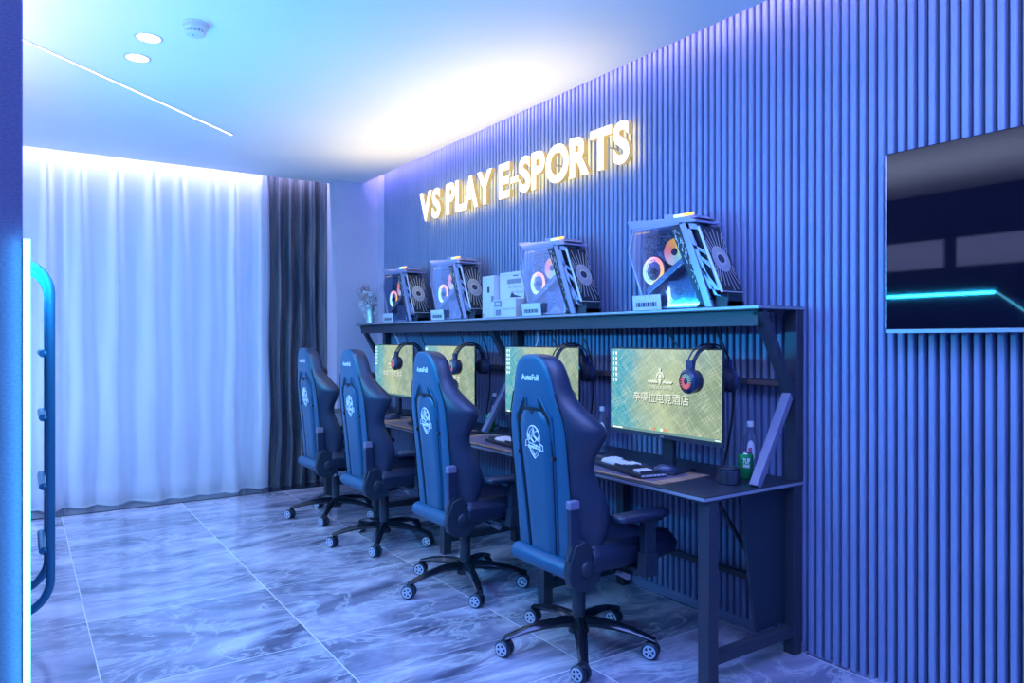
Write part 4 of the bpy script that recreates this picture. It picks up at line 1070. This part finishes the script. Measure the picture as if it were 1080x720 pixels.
cpos = [(2.02,2.475,0,18),(2.01,3.435,.0,36),(2.00,4.48,.02,22),(2.00,5.37,.03,20)]
chl = ['dark gaming chair at the near end of the desk, nearest of the row','dark gaming chair second from the near desk end','dark gaming chair second from the far desk end','dark gaming chair at the far desk end, in front of the dark curtain']
for i, (x, y, a, br) in enumerate(cpos):
    o = ch if i == 0 else dup(ch); o.location = (x,y,0); o.rotation_euler = (0,0,a); o['label'] = chl[i]
    for c in ([k for k in bpy.data.objects if k.parent == o and k.name.startswith('wheel_base')]): c.rotation_euler = (0,0,math.radians(br)-a)

# ------------------------------------------------------------------ lights
def area(name, loc, rot, sx, sy, power, col, spread=None):
    l = bpy.data.lights.new(name,'AREA'); l.shape = 'RECTANGLE'; l.size = sx; l.size_y = sy; l.energy = power; l.color = col
    if spread: l.spread = spread
    o = bpy.data.objects.new(name, l); COL.objects.link(o); o.location = loc; o.rotation_euler = rot; return o
# cove strip above the ceiling edge, washing the slat wall
area('cove_light', (2.69,3.0,HC+.10), (0,math.radians(120),0), .03, 7.0, 32, (.52,.38,1.0))
# curtain pocket strip
area('pocket_light', (.5,6.615,HC+.12), (math.radians(12),0,0), 3.6, .02, 15, (.66,.62,1.0))
# daylight through the curtained window
area('window_daylight', (.32,7.5,1.5), (math.radians(-90),0,0), 3.05, 2.7, 36, (.20,.43,1.0))
# added blue fill from behind the camera, no lamp known there
area('blue_fill', (-.6,-1.6,2.6), (math.radians(62),0,math.radians(-25)), 2.6, 1.2, 33, (.13,.24,1.0))
area('overhead_fill', (1.2,1.35,HC-.02), (0,0,0), 1.6, 1.5, 50, (.14,.25,1.0))  # added overhead fill just out of view, no panel known
# bunk strip glow
area('bunk_glow', (.02,3.6,1.66), (0,math.radians(-90),0), .012, 2.7, 44, (.01,.46,1.0))
area('ceiling_fill', (-.7,3.2,2.0), (0,math.radians(180-25),0), .5, 3.4, 78, (.60,.68,1.0))  # added fill to brighten the ceiling, no lamp known on the bunk
area('curtain_side_fill', (-.75,5.6,1.1), (math.radians(90),0,math.radians(-50)), .04, 1.6, 17, (.26,.50,1.0))  # added unseen side light to bring out the curtain folds
# added warm fill for the ceiling glow, no fitting above the shelf
area('warm_ceiling_fill', (2.52,4.25,1.90), (0,math.radians(180-22),0), .05, 2.7, 9, (1.0,.74,.28), spread=math.radians(112))
area('near_ceiling_fill', (1.1,.2,2.1), (math.radians(180-15),0,math.radians(-20)), 1.0, .4, 34, (.45,.58,1.0))  # added fill hung in mid-air to brighten the near ceiling
for x,y in ((.516,3.897),(.504,4.206)):
    l = bpy.data.lights.new('downlight_lamp','SPOT'); l.energy = 26; l.spot_size = 2.3; l.spot_blend = .9; l.color = (.55,.6,1); l.shadow_soft_size = .04
    o = bpy.data.objects.new('downlight_lamp', l); COL.objects.link(o); o.location = (x,y,HC-.01)

w = bpy.data.worlds.new('World'); S.world = w; w.use_nodes = True
bg = w.node_tree.nodes['Background']; bg.inputs[0].default_value = (.12,.30,1.0,1); bg.inputs[1].default_value = .35

# ------------------------------------------------------------------ camera
cd = bpy.data.cameras.new('Camera'); cam = bpy.data.objects.new('Camera', cd); COL.objects.link(cam)
cam.location = (0,0,1.341); cam.rotation_euler = (PI/2,0,math.radians(-34)); cd.sensor_width = 36; cd.lens = 770/1080*36; cd.shift_y = -2/1080; cd.clip_start = .02
S.camera = cam
S.view_settings.view_transform = 'Standard'; S.view_settings.look = 'None'; S.view_settings.gamma = 1; S.view_settings.use_curve_mapping = False
S.view_settings.exposure = .6
S.cycles.max_bounces = 8; S.cycles.diffuse_bounces = 4; S.cycles.glossy_bounces = 4; S.cycles.transmission_bounces = 6; S.cycles.transparent_max_bounces = 12
S.cycles.sample_clamp_indirect = 6; S.cycles.caustics_reflective = False; S.cycles.caustics_refractive = False
